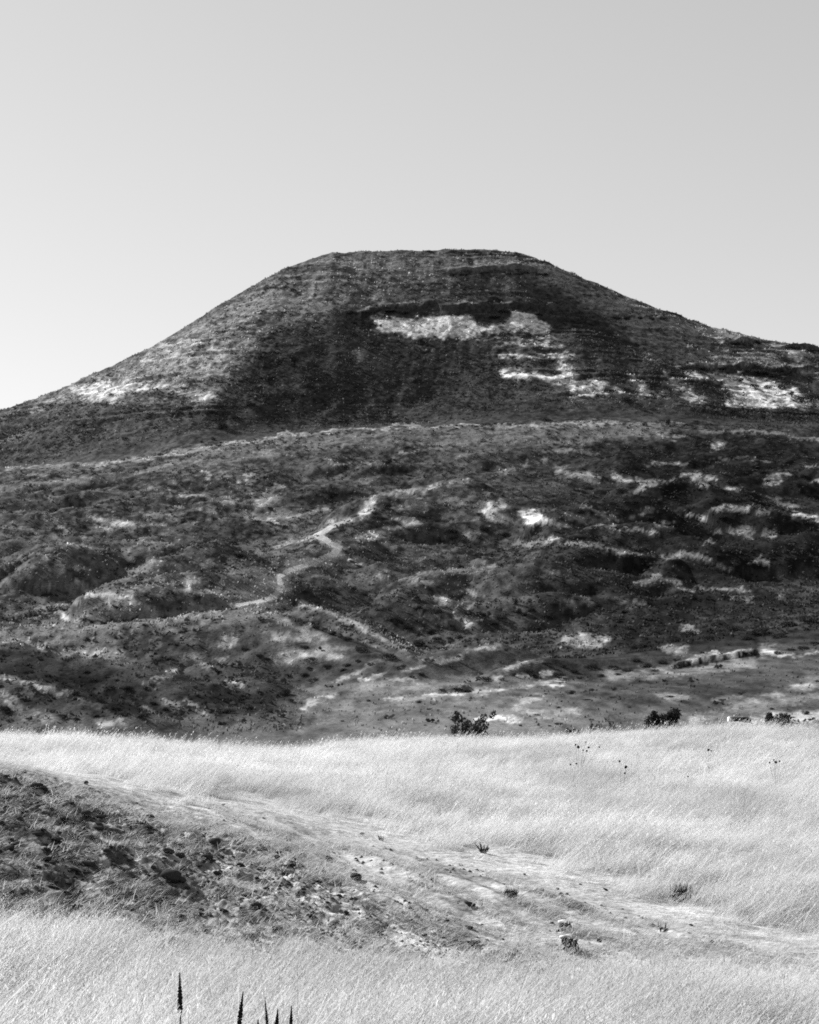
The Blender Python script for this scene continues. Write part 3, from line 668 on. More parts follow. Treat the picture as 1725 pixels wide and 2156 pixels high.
M_HILL = terrain_mat('hill_cover', 2.6, 0.18, 0.6)
M_MID = terrain_mat('scrubland_cover', 4.0, 0.12, 0.6)
def tuft_mat():
    m, n, b = new_mat('slope_tuft')
    at = n.nodes.new('ShaderNodeAttribute'); at.attribute_name = 'reflectance'
    n.links.new(at.outputs['Fac'], b.inputs['Base Color'])
    tr = n.nodes.new('ShaderNodeBsdfTranslucent'); n.links.new(at.outputs['Fac'], tr.inputs['Color'])
    mx = n.nodes.new('ShaderNodeMixShader'); mx.inputs[0].default_value = .5
    n.links.new(b.outputs[0], mx.inputs[1]); n.links.new(tr.outputs[0], mx.inputs[2]); n.links.new(mx.outputs[0], n.nodes['Material Output'].inputs['Surface'])
    return m
M_TUFT = tuft_mat()
M_NEAR = terrain_mat('meadow_soil', 9.0, 0.05, 0.9)
M_BANK = terrain_mat('bank_soil', 14.0, 0.04, 1.0)
M_PATH = terrain_mat('path_dust', 16.0, 0.02, 0.8)
M_GRASS = grass_mat('dry_grass', 0.47, 0.24, 0.5)
M_THATCH = plain_mat('dead_thatch', 0.40, 0.25, 5.0, 0.4)
M_LEAF = plain_mat('shrub_leaf', 0.035, 0.4, 5.0, 0.2)
M_SCRUB = plain_mat('scrub_leaf', 0.05, 0.5, 0.6, 0.15)
M_TWIG = plain_mat('dark_twig', 0.03, 0.3, 8.0)
M_CLOD = plain_mat('dark_clod', 0.036, 0.6, 16.0)
M_STONE = plain_mat('pale_stone', 0.42, 0.2, 9.0)
M_SEED = plain_mat('seed_head', 0.02, 0.4, 20.0)
M_LOG = plain_mat('dark_wood', 0.03, 0.4, 14.0)
M_CUT = plain_mat('pale_wood', 0.6, 0.1, 14.0)

# ------------------------------------------------------------------ terrain meshes
VN = np.stack([XX, YY, Z], -1).reshape(-1, 3).astype(np.float32)
AV = ALBEDO.reshape(-1).astype(np.float32)
nR, nC = PX.shape
ii = (np.arange(nR - 1)[:, None] * nC + np.arange(nC - 1)[None, :])
QUADS = np.stack([ii, ii + 1, ii + nC + 1, ii + nC], -1)      # (R-1, C-1, 4)
Yq = 0.25 * (YY[:-1, :-1] + YY[1:, :-1] + YY[:-1, 1:] + YY[1:, 1:])
PXq = 0.25 * (PX[:-1, :-1] + PX[1:, :-1] + PX[:-1, 1:] + PX[1:, 1:])
PYq = 0.25 * (PY[:-1, :-1] + PY[1:, :-1] + PY[:-1, 1:] + PY[1:, 1:])

def mesh_from(name, verts, quads, mat):
    me = bpy.data.meshes.new(name)
    k = quads.shape[1]
    me.vertices.add(len(verts)); me.vertices.foreach_set('co', np.ascontiguousarray(verts, np.float32).ravel())
    me.loops.add(quads.size); me.loops.foreach_set('vertex_index', np.ascontiguousarray(quads, np.int32).ravel())
    me.polygons.add(len(quads))
    me.polygons.foreach_set('loop_start', np.arange(0, quads.size, k, dtype=np.int32))
    me.polygons.foreach_set('loop_total', np.full(len(quads), k, np.int32))
    me.update(calc_edges=True)
    me.materials.append(mat)
    return me

def terrain(name, mask, mat, label):
    q = QUADS[mask]
    u, inv = np.unique(q.ravel(), return_inverse=True)
    me = mesh_from(name, VN[u], inv.reshape(-1, 4), mat)
    me.polygons.foreach_set('use_smooth', np.ones(len(q), bool))
    at = me.attributes.new('reflectance', 'FLOAT', 'POINT')
    at.data.foreach_set('value', AV[u])
    o = link(bpy.data.objects.new(name, me))
    tag(o, label, None, None, 'structure')
    return o

nzq = (fbm(PXq / 30, PYq / 14, 3, 101) - .5) * 14
TRAIL = [(735, 1096), (700, 1108), (668, 1126), (690, 1140), (714, 1153), (702, 1168), (662, 1184), (612, 1200), (588, 1214), (593, 1236), (578, 1256), (545, 1268), (500, 1274)]
tw = np.interp(PYq, [1056, 1100, 1130, 1160, 1190, 1210, 1240, 1274], [2.5, 3.6, 5.2, 5.6, 4, 4, 5, 3])
sel_t = (Yq > 190) & (Yq < 340) & (PXq > 470) & (PXq < 820) & (PYq > 1040) & (PYq < 1290)
tr_d = np.full(PXq.shape, 99.0)
tr_d[sel_t] = seg_dist(PXq[sel_t] + nzq[sel_t] * .5, PYq[sel_t], TRAIL, False, 1.3)
trail_q = tr_d < tw
pu, pl = poly_interp(PATH_U, PXq), poly_interp(PATH_L, PXq)
path_q = (Yq < 26) & (Yq > 12) & (PYq + nzq * .6 > pu) & (PYq + nzq * 1.2 < pl - 6) & (PXq > 430)
bank_q = (Yq < 26) & (Yq > 12) & (PYq + nzq > poly_interp(TOPB, PXq)) & (PYq + nzq * 2 < poly_interp(NEAR, PXq)) & ~path_q
mesa_q = Yq > 394
# the trail keeps its own pale dust
tv = np.zeros(PX.shape, bool)
tm = np.nonzero(trail_q)
for a, b in ((0, 0), (1, 0), (0, 1), (1, 1)):
    tv[tm[0] + a, tm[1] + b] = True
AVt = AV.copy()
AVt[tv.ravel()] = 0.25 + 0.14 * sstep(1185, 1215, PY[tv]) + 0.16 * (fbm(PX[tv] / 12, PY[tv] / 6, 2, 55) - .5)
AV = AVt
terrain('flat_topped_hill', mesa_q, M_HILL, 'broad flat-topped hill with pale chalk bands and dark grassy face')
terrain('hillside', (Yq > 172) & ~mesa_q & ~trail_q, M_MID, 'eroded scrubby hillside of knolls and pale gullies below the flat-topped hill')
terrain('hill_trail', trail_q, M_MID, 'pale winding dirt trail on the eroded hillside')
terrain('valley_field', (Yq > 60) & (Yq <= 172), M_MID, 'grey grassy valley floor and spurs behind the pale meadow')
terrain('meadow_ground', (Yq <= 60) & ~path_q & ~bank_q, M_NEAR, 'dry meadow ground under the tall pale grass')
terrain('bank', bank_q, M_BANK, 'dark cloddy earth bank sloping down from the left')
terrain('path', path_q, M_PATH, 'pale dusty path running diagonally down to the right')
pl_me = bpy.data.meshes.new('plain')
s = 9000.0
pl_me.from_pydata([(-s, -s, -6), (s, -s, -6), (s, s, -6), (-s, s, -6)], [], [(0, 1, 2, 3)])
pl_me.materials.append(M_NEAR)
a_ = pl_me.attributes.new('reflectance', 'FLOAT', 'POINT'); a_.data.foreach_set('value', np.full(4, .2, np.float32))
tag(link(bpy.data.objects.new('plain', pl_me)), 'wide dry plain around the hill', None, None, 'structure')

# ------------------------------------------------------------------ grass: tufts set on points by geometry nodes
def tuft_mesh(name, n, rad, h0, h1, wid, lean, curl, seed, mat, heads=0.4, sweep=0.0):
    r = random.Random(seed)
    vs, fs = [], []
    for i in range(n):
        a = r.uniform(0, 6.283); d = rad * math.sqrt(r.random())
        bx, by = d * math.cos(a), d * math.sin(a)
        hh = r.uniform(h0, h1)
        la = r.gauss(0, 0.9)
        lx = sweep + math.sin(la) * lean * r.random() + r.gauss(0, .12)
        ly = math.cos(la) * lean * r.gauss(0, .6)
        wa = r.uniform(0, 3.14)
        wx_, wy_ = math.cos(wa) * wid, math.sin(wa) * wid
        S = 4
        b0 = len(vs)
        for k in range(S + 1):
            t = k / S
            q = t + curl * t * t
            x = bx + lx * hh * q * 0.8; y = by + ly * hh * q * 0.8
            z = hh * (t - 0.28 * (lx * lx + ly * ly) * t * t)
            w = 1.0 - 0.8 * t
            vs.append((x - wx_ * w, y - wy_ * w, z)); vs.append((x + wx_ * w, y + wy_ * w, z))
        for k in range(S):
            j = b0 + 2 * k
            fs.append((j, j + 1, j + 3, j + 2))
        if r.random() < heads:
            tx, ty, tz = x, y, z
            L_ = hh * r.uniform(.22, .4)
            dx, dy = lx * .9 + .25, ly * .9
            for q in range(7):
                t = q / 7
                cx, cy, cz = tx + dx * L_ * (t - .5), ty + dy * L_ * (t - .5), tz + L_ * (t - .5) * .7
                a2 = r.uniform(0, 6.283); ww = wid * r.uniform(1.0, 2.0) * (1.2 - t)
                ex, ey, ez = math.cos(a2) * ww * 2.5, math.sin(a2) * ww * 2.5, r.uniform(.3, 1.2) * ww * 6
                b1 = len(vs)
                vs += [(cx, cy, cz), (cx + ex * .6 - ey * .25, cy + ey * .6 + ex * .25, cz + ez * .5), (cx + ex, cy + ey, cz + ez), (cx + ex * .4 + ey * .25, cy + ey * .4 - ex * .25, cz + ez * .6)]
                fs.append((b1, b1 + 1, b1 + 2, b1 + 3))
    me = bpy.data.meshes.new(name)
    me.from_pydata(vs, [], fs)
    me.materials.append(mat)
    return me

def gn_scatter(name, pts, rot, scl, kinds, label):
    src = bpy.data.collections.new(name + '_tufts')
    for i, me in enumerate(kinds):
        src.objects.link(bpy.data.objects.new(name + '_tuft', me))
    me = bpy.data.meshes.new(name)
    me.vertices.add(len(pts)); me.vertices.foreach_set('co', np.ascontiguousarray(pts, np.float32).ravel())
    a = me.attributes.new('turn', 'FLOAT_VECTOR', 'POINT'); a.data.foreach_set('vector', np.ascontiguousarray(rot, np.float32).ravel())
    a = me.attributes.new('size', 'FLOAT_VECTOR', 'POINT'); a.data.foreach_set('vector', np.ascontiguousarray(scl, np.float32).ravel())
    a = me.attributes.new('which', 'INT', 'POINT'); a.data.foreach_set('value', RNG.integers(0, len(kinds), len(pts)).astype(np.int32))
    o = link(bpy.data.objects.new(name, me))
    g = bpy.data.node_groups.new(name, 'GeometryNodeTree')
    g.interface.new_socket('Geometry', in_out='INPUT', socket_type='NodeSocketGeometry')
    g.interface.new_socket('Geometry', in_out='OUTPUT', socket_type='NodeSocketGeometry')
    gi, go = g.nodes.new('NodeGroupInput'), g.nodes.new('NodeGroupOutput')
    ci = g.nodes.new('GeometryNodeCollectionInfo'); ci.inputs[0].default_value = src
    ci.inputs['Separate Children'].default_value = True; ci.inputs['Reset Children'].default_value = True
    ip = g.nodes.new('GeometryNodeInstanceOnPoints'); ip.inputs['Pick Instance'].default_value = True
    def na(nm, ty):
        n = g.nodes.new('GeometryNodeInputNamedAttribute'); n.data_type = ty; n.inputs['Name'].default_value = nm
        return n.outputs['Attribute']
    g.links.new(gi.outputs[0], ip.inputs['Points']); g.links.new(ci.outputs[0], ip.inputs['Instance'])
    g.links.new(na('which', 'INT'), ip.inputs['Instance Index'])
    g.links.new(na('turn', 'FLOAT_VECTOR'), ip.inputs['Rotation'])
    g.links.new(na('size', 'FLOAT_VECTOR'), ip.inputs['Scale'])
    g.links.new(ip.outputs[0], go.inputs[0])
    md = o.modifiers.new('scatter', 'NODES'); md.node_group = g
    tag(o, label, None, None, 'stuff')
    return o

TALL = [tuft_mesh('tall_tuft', 26, .10, .16, .36, .0022, .55, .5, 100 + i, M_GRASS, .28, .75) for i in range(5)]
TALL += [tuft_mesh('long_tuft', 8, .14, .34, .52, .0022, .6, .7, 450 + i, M_GRASS, .4, .8) for i in range(2)]
WISP = [tuft_mesh('wisp_tuft', 9, .20, .28, .44, .0036, .5, .7, 400 + i, M_GRASS, .35, .8) for i in range(3)]
FAR = [tuft_mesh('meadow_tuft', 60, .20, .12, .36, .0028, .5, .6, 200 + i, M_GRASS, .20, .85) for i in range(5)] + WISP[:1]
THA = [tuft_mesh('thatch_tuft', 18, .09, .03, .085, .0024, 1.2, .8, 300 + i, M_THATCH, 0, 1.0) for i in range(4)]

def pick(n, ya, yb, pa=-220, pb=1945):
    y = np.sqrt(RNG.uniform(ya * ya, yb * yb, n))
    px = RNG.uniform(pa, pb, n)
    x = (px - CX) / F * y
    z = ground(x, y)
    return x, y, z, px, YH - F * z / y

def spin(n, amp=0.7, tilt=.12):
    return np.stack([RNG.normal(0, tilt, n), RNG.normal(0, tilt, n), RNG.normal(0, amp, n)], -1)

# meadow behind the path, up to the crest
x, y, z, px, py = pick(30000, 16.0, 54)
nzp = (fbm(x * .9, y * .9, 3, 40) - .5) * 46
edge = np.where(px < 440, poly_interp(TOPB, px), poly_interp(PATH_U, px))
w = sstep(-25, 95, edge - py + nzp * 1.5) ** 1.3 * sstep(-30, 10, edge - py + nzp)
patch = fbm(x / 2.2, y / 3.0, 3, 120)
keep = (RNG.random(len(x)) < w * (0.55 + 0.9 * patch)) 
keep &= (y < 30) | (RNG.random(len(x)) < 1.0)
for tx_, ty_ in ((1433, 1872), (1018, 1790), (803, 1766), (1556, 1890)):
    ax_, ay_, _ = hit(tx_, ty_, 12.5)
    keep &= ~((np.abs(x - ax_) < .20) & (y < ay_ + .05) & (y > ay_ - .75))
hgt = (0.45 + 0.60 * patch) * (0.45 + 0.55 * w) * RNG.uniform(.75, 1.25, len(x)) * np.where(RNG.random(len(x)) < .1, 1.35, 1)
i = np.nonzero(keep)[0]
s3 = np.stack([hgt * .9 + .1, hgt * .9 + .1, hgt], -1)
gn_scatter('meadow_grass', np.stack([x, y, z - .01], -1)[i], spin(len(i)), s3[i], FAR, 'tall pale dry grass covering the meadow up to its crest')

# near grass at the bottom of the view
x, y, z, px, py = pick(9000, 8.6, 17.5)
nzp = (fbm(x * 1.1, y * 1.1, 3, 41) - .5) * 70
w = sstep(-45, 30, py - poly_interp(NEAR, px) + nzp)
patch = fbm(x / 1.1, y / 1.3, 3, 121)
thin = np.maximum(sstep(220, 60, px) * sstep(2070, 2130, py - 40), sstep(1400, 1520, px) * sstep(2075, 2120, py - 30))
keep = RNG.random(len(x)) < w * (0.5 + 0.9 * patch) * (1 - .82 * thin)
hgt = (0.70 + 0.62 * patch) * (0.45 + 0.55 * w) * RNG.uniform(.8, 1.2, len(x))
i = np.nonzero(keep)[0]
s3 = np.stack([hgt, hgt, hgt], -1)
gn_scatter('near_grass', np.stack([x, y, z - .01], -1)[i], spin(len(i)), s3[i], TALL, 'tall pale dry grass leaning in the wind nearest the viewer')

# ------------------------------------------------------------------ leafy clump meshes
def leaf_cloud(name, lobes, n, size, mat, seed, flat=1.0):
    """leaf-sized faces spread through several overlapping lobes (cx,cy,cz,rx,ry,rz)"""
    r = random.Random(seed)
    vs, fs = [], []
    tot = sum(l[3] * l[5] for l in lobes)
    for (cx, cy, cz, rx, ry, rz) in lobes:
        for _ in range(max(6, int(n * rx * rz / tot))):
            while True:
                u = (r.uniform(-1, 1), r.uniform(-1, 1), r.uniform(-1, 1))
                d = u[0] ** 2 + u[1] ** 2 + u[2] ** 2
                if .12 < d <= 1: break
            k = r.uniform(.85, 1.12)
            c = Vector((cx + u[0] * rx * k, cy + u[1] * ry * k, max(cz + u[2] * rz * k, .02)))
            nrm = Vector((r.gauss(0, 1), r.gauss(0, 1), r.gauss(0, 1) * flat + .3)).normalized()
            t = nrm.orthogonal().normalized(); t.rotate(Matrix.Rotation(r.uniform(0, 6.28), 3, nrm)); b = nrm.cross(t)
            s = size * r.uniform(.6, 1.4)
            j = len(vs)
            vs += [c - t * s, c - b * s * .45, c + t * s, c + b * s * .45]
            fs.append((j, j + 1, j + 2, j + 3))
    me = bpy.data.meshes.new(name)
    me.from_pydata([tuple(v) for v in vs], [], fs)
    me.materials.append(mat)
    return me

def tube(bm, pts, rads, seg=5):
    rings = []
    for k, p in enumerate(pts):
        a = Vector(pts[max(k - 1, 0)]); b = Vector(pts[min(k + 1, len(pts) - 1)])
        d = (b - a).normalized(); u = d.orthogonal().normalized(); v = d.cross(u)
        rings.append([bm.verts.new(Vector(p) + (u * math.cos(6.2832 * q / seg) + v * math.sin(6.2832 * q / seg)) * rads[k]) for q in range(seg)])
    for a, b in zip(rings[:-1], rings[1:]):
        for q in range(seg):
            bm.faces.new((a[q], a[(q + 1) % seg], b[(q + 1) % seg], b[q]))
    bm.faces.new(rings[-1]); bm.faces.new(rings[0][::-1])

def bm_obj(name, bm, mat, parent=None, smooth=True):
    me = bpy.data.meshes.new(name)
    bm.normal_update(); bm.to_mesh(me); bm.free()
    me.materials.append(mat)
    if smooth:
        me.polygons.foreach_set('use_smooth', np.ones(len(me.polygons), bool))
    o = link(bpy.data.objects.new(name, me)); o.parent = parent
    return o

def me_obj(name, me, parent=None):
    o = link(bpy.data.objects.new(name, me)); o.parent = parent
    return o

def stems_bm(n, h, spread, rad, seed, forks=2):
    r = random.Random(seed); bm = bmesh.new(); tips = []
    for i in range(n):
        a = r.uniform(0, 6.283); ln = h * r.uniform(.65, 1.0); sp = spread * r.uniform(.3, 1.0)
        pts = [(0.04 * math.cos(a), 0.04 * math.sin(a), -.05)]
        for k in range(1, 5):
            t = k / 4
            pts.append((math.cos(a) * sp * t + r.gauss(0, .03) * h, math.sin(a) * sp * t + r.gauss(0, .03) * h, ln * t))
        tube(bm, pts, [rad * (1 - .75 * k / 4) for k in range(5)])
        tips.append(pts[-1])
        for f in range(forks):
            p0 = Vector(pts[r.choice((2, 3))])
            d = Vector((math.cos(a + r.gauss(0, 1.2)), math.sin(a + r.gauss(0, 1.2)), r.uniform(.6, 1.6))).normalized() * h * r.uniform(.2, .38)
            tube(bm, [p0, p0 + d * .5 + Vector((0, 0, .02)), p0 + d], [rad * .5, rad * .35, rad * .15])
            tips.append(tuple(p0 + d))
    return bm, tips

# ------------------------------------------------------------------ hillside shrubs (small in view): five shapes, copied
SHRUBS = []
for k in range(6):
    r = random.Random(500 + k)
    lobes = [(0, 0, .34, .42, .40, .34)]
    for q in range(3 + k % 3):
        lobes.append((r.uniform(-.38, .38), r.uniform(-.3, .3), r.uniform(.15, .5), r.uniform(.16, .3), r.uniform(.16, .3), r.uniform(.16, .28)))
    SHRUBS.append(leaf_cloud('shrub', lobes, 520, .055, M_LEAF, 600 + k))

def far_shrub(px, py, w, h, label, group, ymin=60, cat='shrub', name='shrub'):
    X, Y, Zz = hit(px, py + h * .5, ymin)
    o = link(bpy.data.objects.new(name, random.choice(SHRUBS)))
    k = Y / F
    sw, sh = w * k, h * k
    o.scale = (sw, sw * .9, sh * 1.05)
    o.location = (X, Y, Zz - .04 * sh)
    o.rotation_euler = (0, 0, random.uniform(-.5, .5))
    tag(o, label, cat, group)
    return o

SH = []   # (column, row, width, height, label or None)
def S(px, py, w, h, lab, grp): SH.append((px, py, w, h, lab, grp))
g_foot = 'shrubs at the foot of the flat-topped hill'
S(468, 890, 28, 22, 'larger dark round shrub of the pair at the left foot of the flat-topped hill', g_foot)
S(494, 875, 26, 15, 'wide dark shrub just above and right of the larger one at the hill foot', g_foot)
S(525, 848, 28, 18, 'dark shrub highest of three climbing the lower left edge of the dark hill face', g_foot)
S(262, 921, 19, 11, 'lone dark shrub on the grey lower left flank of the hill', g_foot)
S(448, 922, 13, 9, 'small dark shrub just above the pale bench line, right of its close neighbour', g_foot)
S(424, 928, 9, 8, 'tiny dark shrub just above the pale bench line, left of its close neighbour', g_foot)
S(338, 955, 16, 8, 'low dark shrub at the left end of the pale bench line', g_foot)
S(1405, 884, 19, 20, 'tall dark shrub standing on the right part of the bench line', g_foot)
S(1358, 890, 17, 13, 'rounded dark shrub on the bench line just left of the tall one', g_foot)
S(1466, 886, 16, 8, 'flat dark shrub on the bench line right of the tall one', g_foot)
S(1540, 863, 28, 12, 'wide dark shrub directly under the left tip of the large pale chalk patch', g_foot)
S(1318, 838, 34, 22, 'big dark shrub under the pale chalk fan right of the hill centre', g_foot)
S(1150, 882, 26, 9, 'low dark shrub against the bench line below the hill centre', g_foot)
g_ch = 'shrubs on the chalk patches of the hill'
S(234, 829, 16, 8, 'dark shrub alone inside the pale patch on the left flank', g_ch)
S(616, 608, 17, 12, 'dark shrub on the ledge at the upper left shoulder of the hill', g_ch)
S(801, 683, 10, 8, 'small shrub inside the left end of the wide pale chalk band', g_ch)
S(783, 680, 8, 7, 'small shrub at the left tip of the wide pale chalk band', g_ch)
S(747, 678, 11, 8, 'small shrub on dark grass just left of the wide pale chalk band', g_ch)
S(886, 713, 14, 11, 'dark shrub at the lower edge of the wide pale chalk band', g_ch)
S(915, 707, 9, 8, 'small shrub at the lower edge of the chalk band, right of a bigger shrub', g_ch)
S(838, 716, 10, 8, 'small shrub under the left half of the wide pale chalk band', g_ch)
S(1112, 702, 16, 14, 'dark shrub in the right lobe of the wide pale chalk band', g_ch)
S(1097, 798, 14, 9, 'dark shrub under the small lower chalk patch', g_ch)
S(1558, 797, 20, 12, 'shrub at the top left of the large pale chalk patch on the right', g_ch)
S(1587, 810, 26, 14, 'leftmost shrub of the row of three inside the large pale chalk patch', g_ch)
S(1617, 812, 24, 13, 'middle shrub of the row of three inside the large pale chalk patch', g_ch)
S(1647, 812, 26, 13, 'rightmost shrub of the row of three inside the large pale chalk patch', g_ch)
S(1665, 825, 18, 10, 'small shrub near the lower right rim of the large pale chalk patch', g_ch)
S(1703, 834, 62, 28, 'broad dark thicket-like shrub at the right end of the large pale chalk patch', g_ch)
S(1280, 820, 40, 12, 'long low dark shrub lying across the pale chalk fan', g_ch)
S(1545, 740, 10, 7, None, g_ch)
g_led = 'shrubs along the dark ledges of the hill'
for px, py, w, h in [(1300, 668, 26, 10), (1320, 669, 18, 9), (1348, 668, 14, 9), (1372, 669, 20, 9), (1395, 668, 24, 10), (1548, 720, 34, 13), (1575, 723, 30, 14), (1596, 719, 18, 9), (1672, 730, 34, 10), (1705, 735, 34, 11),
                     (905, 528, 22, 5), (955, 528, 26, 4), (1000, 529, 20, 4), (708, 540, 16, 5), (1145, 576, 22, 8), (1095, 573, 20, 8), (1070, 574, 18, 8), (975, 576, 24, 8), (952, 577, 14, 7), (1135, 660, 26, 9), (1060, 652, 30, 12), (1040, 664, 34, 12), (820, 652, 34, 9), (850, 655, 28, 12), (735, 657, 16, 8), (768, 655, 14, 7), (1440, 775, 16, 7), (1480, 775, 26, 7), (1520, 775, 26, 7), (1600, 780, 44, 14), (1635, 786, 40, 16), (1570, 778, 30, 9)]:
    S(px, py, w, h, None, g_led)
g_slope = 'shrubs scattered on the eroded hillside'
S(818, 967, 22, 17, 'lone rounded dark shrub below the bench line left of the hill centre', g_slope)
S(814, 1060, 32, 20, 'dark shrub right beside the pale gully slab above the winding trail', g_slope)
S(788, 1078, 20, 8, 'low dark shrub at the foot of the pale gully slab above the trail', g_slope)
S(1604, 990, 20, 13, 'dark shrub above the black shaded hollow at the right edge', g_slope)
S(1337, 1054, 20, 16, 'dark shrub between two small pale rims right of the centre mound', g_slope)
S(568, 1068, 14, 11, 'round shrub at the foot of the pale streaked gully left of the centre', g_slope)
S(278, 1044, 14, 8, None, g_slope); S(235, 1051, 14, 6, None, g_slope); S(112, 1072, 24, 12, None, g_slope); S(600, 1108, 16, 9, None, g_slope); S(402, 1090, 18, 8, None, g_slope); S(452, 1090, 18, 9, None, g_slope); S(498, 1072, 12, 8, None, g_slope)
S(722, 1115, 16, 9, None, g_slope); S(176, 1106, 20, 12, None, g_slope); S(225, 1164, 26, 8, None, g_slope); S(500, 1165, 30, 12, None, g_slope); S(490, 1140, 26, 10, None, g_slope); S(275, 1185, 24, 10, None, g_slope); S(565, 1120, 24, 9, None, g_slope)
S(950, 1115, 34, 16, None, g_slope); S(1020, 1110, 24, 12, None, g_slope); S(1060, 1122, 30, 12, None, g_slope); S(1010, 1080, 20, 10, None, g_slope); S(1495, 1015, 10, 9, None, g_slope); S(1535, 1013, 10, 9, None, g_slope); S(1370, 1088, 26, 14, None, g_slope); S(1520, 1086, 26, 14, None, g_slope)
S(1223, 1074, 22, 12, None, g_slope); S(1520, 1140, 18, 20, None, g_slope); S(1540, 1155, 14, 14, None, g_slope); S(1310, 1030, 34, 16, None, g_slope); S(1240, 1025, 20, 10, None, g_slope); S(1605, 1003, 20, 14, None, g_slope); S(1690, 1000, 24, 10, None, g_slope)
g_gul = 'dark shrubs in the gullies above the right field'
for px, py, w, h in [(985, 1286, 40, 22), (1010, 1290, 30, 20), (1055, 1296, 30, 18), (920, 1284, 34, 16), (880, 1276, 26, 12), (870, 1250, 20, 10), (1085, 1262, 14, 22), (1090, 1282, 20, 16), (1040, 1310, 26, 10), (1135, 1320, 18, 9), (1120, 1280, 20, 14), (1150, 1295, 20, 10), (1317, 1285, 20, 9), (905, 1325, 40, 16), (860, 1318, 30, 14), (830, 1300, 30, 12)]:
    S(px, py, w, h, None, g_gul)
g_val = 'dark shrubs along the little valley left of the right field'
for px, py, w, h in [(761, 1364, 34, 18), (731, 1343, 26, 14), (700, 1330, 24, 12), (665, 1318, 24, 10), (817, 1378, 44, 22), (884, 1350, 40, 22), (921, 1342, 24, 13), (945, 1342, 18, 10), (967, 1340, 22, 11), (845, 1402, 26, 13), (888, 1417, 22, 10), (868, 1423, 18, 8), (780, 1396, 20, 10), (652, 1386, 26, 12), (690, 1400, 30, 12), (650, 1405, 18, 9), (720, 1408, 26, 10), (640, 1360, 24, 9), (755, 1390, 20, 9), (730, 1398, 24, 11), (607, 1420, 26, 10), (660, 1430, 28, 12), (640, 1418, 24, 10), (600, 1452, 38, 18), (590, 1460, 24, 12), (612, 1472, 16, 8)]:
    S(px, py, w, h, None, g_val)
g_kn = 'round dark shrubs dotted over the bushy knoll'
S(474, 1494, 46, 14, 'wide black shrub at the foot of the bushy knoll', g_kn)
S(523, 1487, 28, 18, 'big black shrub at the right foot of the bushy knoll', g_kn)
S(549, 1477, 12, 9, 'small round black shrub alone at the right foot of the bushy knoll', g_kn)
S(432, 1477, 14, 12, 'round black shrub on the lower left of the bushy knoll', g_kn)
S(443, 1497, 11, 10, 'small square-looking black shrub at the left foot of the bushy knoll', g_kn)
S(530, 1404, 18, 10, 'dark round shrub above the bushy knoll', g_kn)
for px, py, w, h in [(572, 1470, 24, 14), (505, 1470, 24, 16), (495, 1478, 16, 14), (434, 1422, 13, 9), (441, 1458, 12, 6), (452, 1478, 10, 7), (415, 1462, 16, 8), (470, 1435, 16, 7), (400, 1470, 14, 7), (480, 1455, 18, 9), (460, 1412, 20, 8), (425, 1440, 14, 7), (500, 1455, 14, 8), (520, 1460, 14, 8), (545, 1455, 16, 8), (515, 1365, 24, 10), (545, 1378, 18, 8), (505, 1398, 12, 7), (560, 1385, 20, 8), (485, 1425, 20, 8), (410, 1445, 16, 7), (470, 1470, 14, 8), (455, 1466, 12, 7)]:
    S(px, py, w, h, None, g_kn)
g_sp = 'dark shrubs on the shaded left spur'
S(8, 1488, 30, 24, 'big black shrub at the left edge below the shaded spur', g_sp)
S(174, 1359, 13, 8, 'lone dark shrub on the pale slope above the shaded left spur', g_sp)
S(156, 1456, 32, 14, 'large black shrub on the shaded left spur', g_sp)
for px, py, w, h in [(210, 1470, 24, 14), (306, 1446, 14, 12), (295, 1504, 30, 14), (262, 1500, 34, 14), (240, 1488, 30, 14), (308, 1503, 12, 10), (195, 1430, 20, 9), (133, 1436, 22, 10), (265, 1445, 26, 11), (230, 1445, 24, 11), (245, 1430, 16, 8), (345, 1490, 24, 12), (365, 1502, 20, 9), (320, 1478, 20, 9), (100, 1420, 22, 9), (60, 1412, 24, 9), (180, 1412, 22, 9), (130, 1505, 24, 12), (160, 1512, 20, 9), (110, 1495, 20, 10), (20, 1515, 24, 10), (60, 1512, 20, 9), (40, 1448, 20, 9), (290, 1420, 16, 8), (320, 1440, 18, 8), (280, 1470, 22, 10), (200, 1505, 22, 10), (318, 1380, 12, 6), (255, 1398, 14, 8)]:
    S(px, py, w, h, None, g_sp)
g_fd = 'small dark shrubs on the grey field behind the meadow'
S(881, 1476, 17, 9, 'small dark oval shrub on the field below the long pale streak', g_fd)
S(1201, 1455, 26, 14, 'dark peaked shrub alone in the middle of the right field', g_fd)
S(592, 1528, 14, 6, 'flat dark clump near the meadow edge left of the centre', g_fd)
S(1176, 1522, 24, 7, 'flat dark slanting clump just behind the meadow crest right of the twiggy bush', g_fd)
S(930, 1451, 22, 9, 'leftmost dark shrub of the row above the long pale streak', g_fd)
S(962, 1449, 30, 13, 'largest dark shrub of the row above the long pale streak', g_fd)
S(985, 1453, 18, 9, 'dark shrub right of the largest in the row above the long pale streak', g_fd)
S(1010, 1452, 10, 5, 'tiny dark shrub at the right end of the row above the long pale streak', g_fd)
S(1697, 1498, 20, 13, 'dark shrub near the right edge above the pale meadow', g_fd)
S(1666, 1509, 18, 5, 'flat dark clump above the leafy bush at the right edge', g_fd)
S(1720, 1433, 16, 7, 'dark shrub cut by the right edge of the field', g_fd)
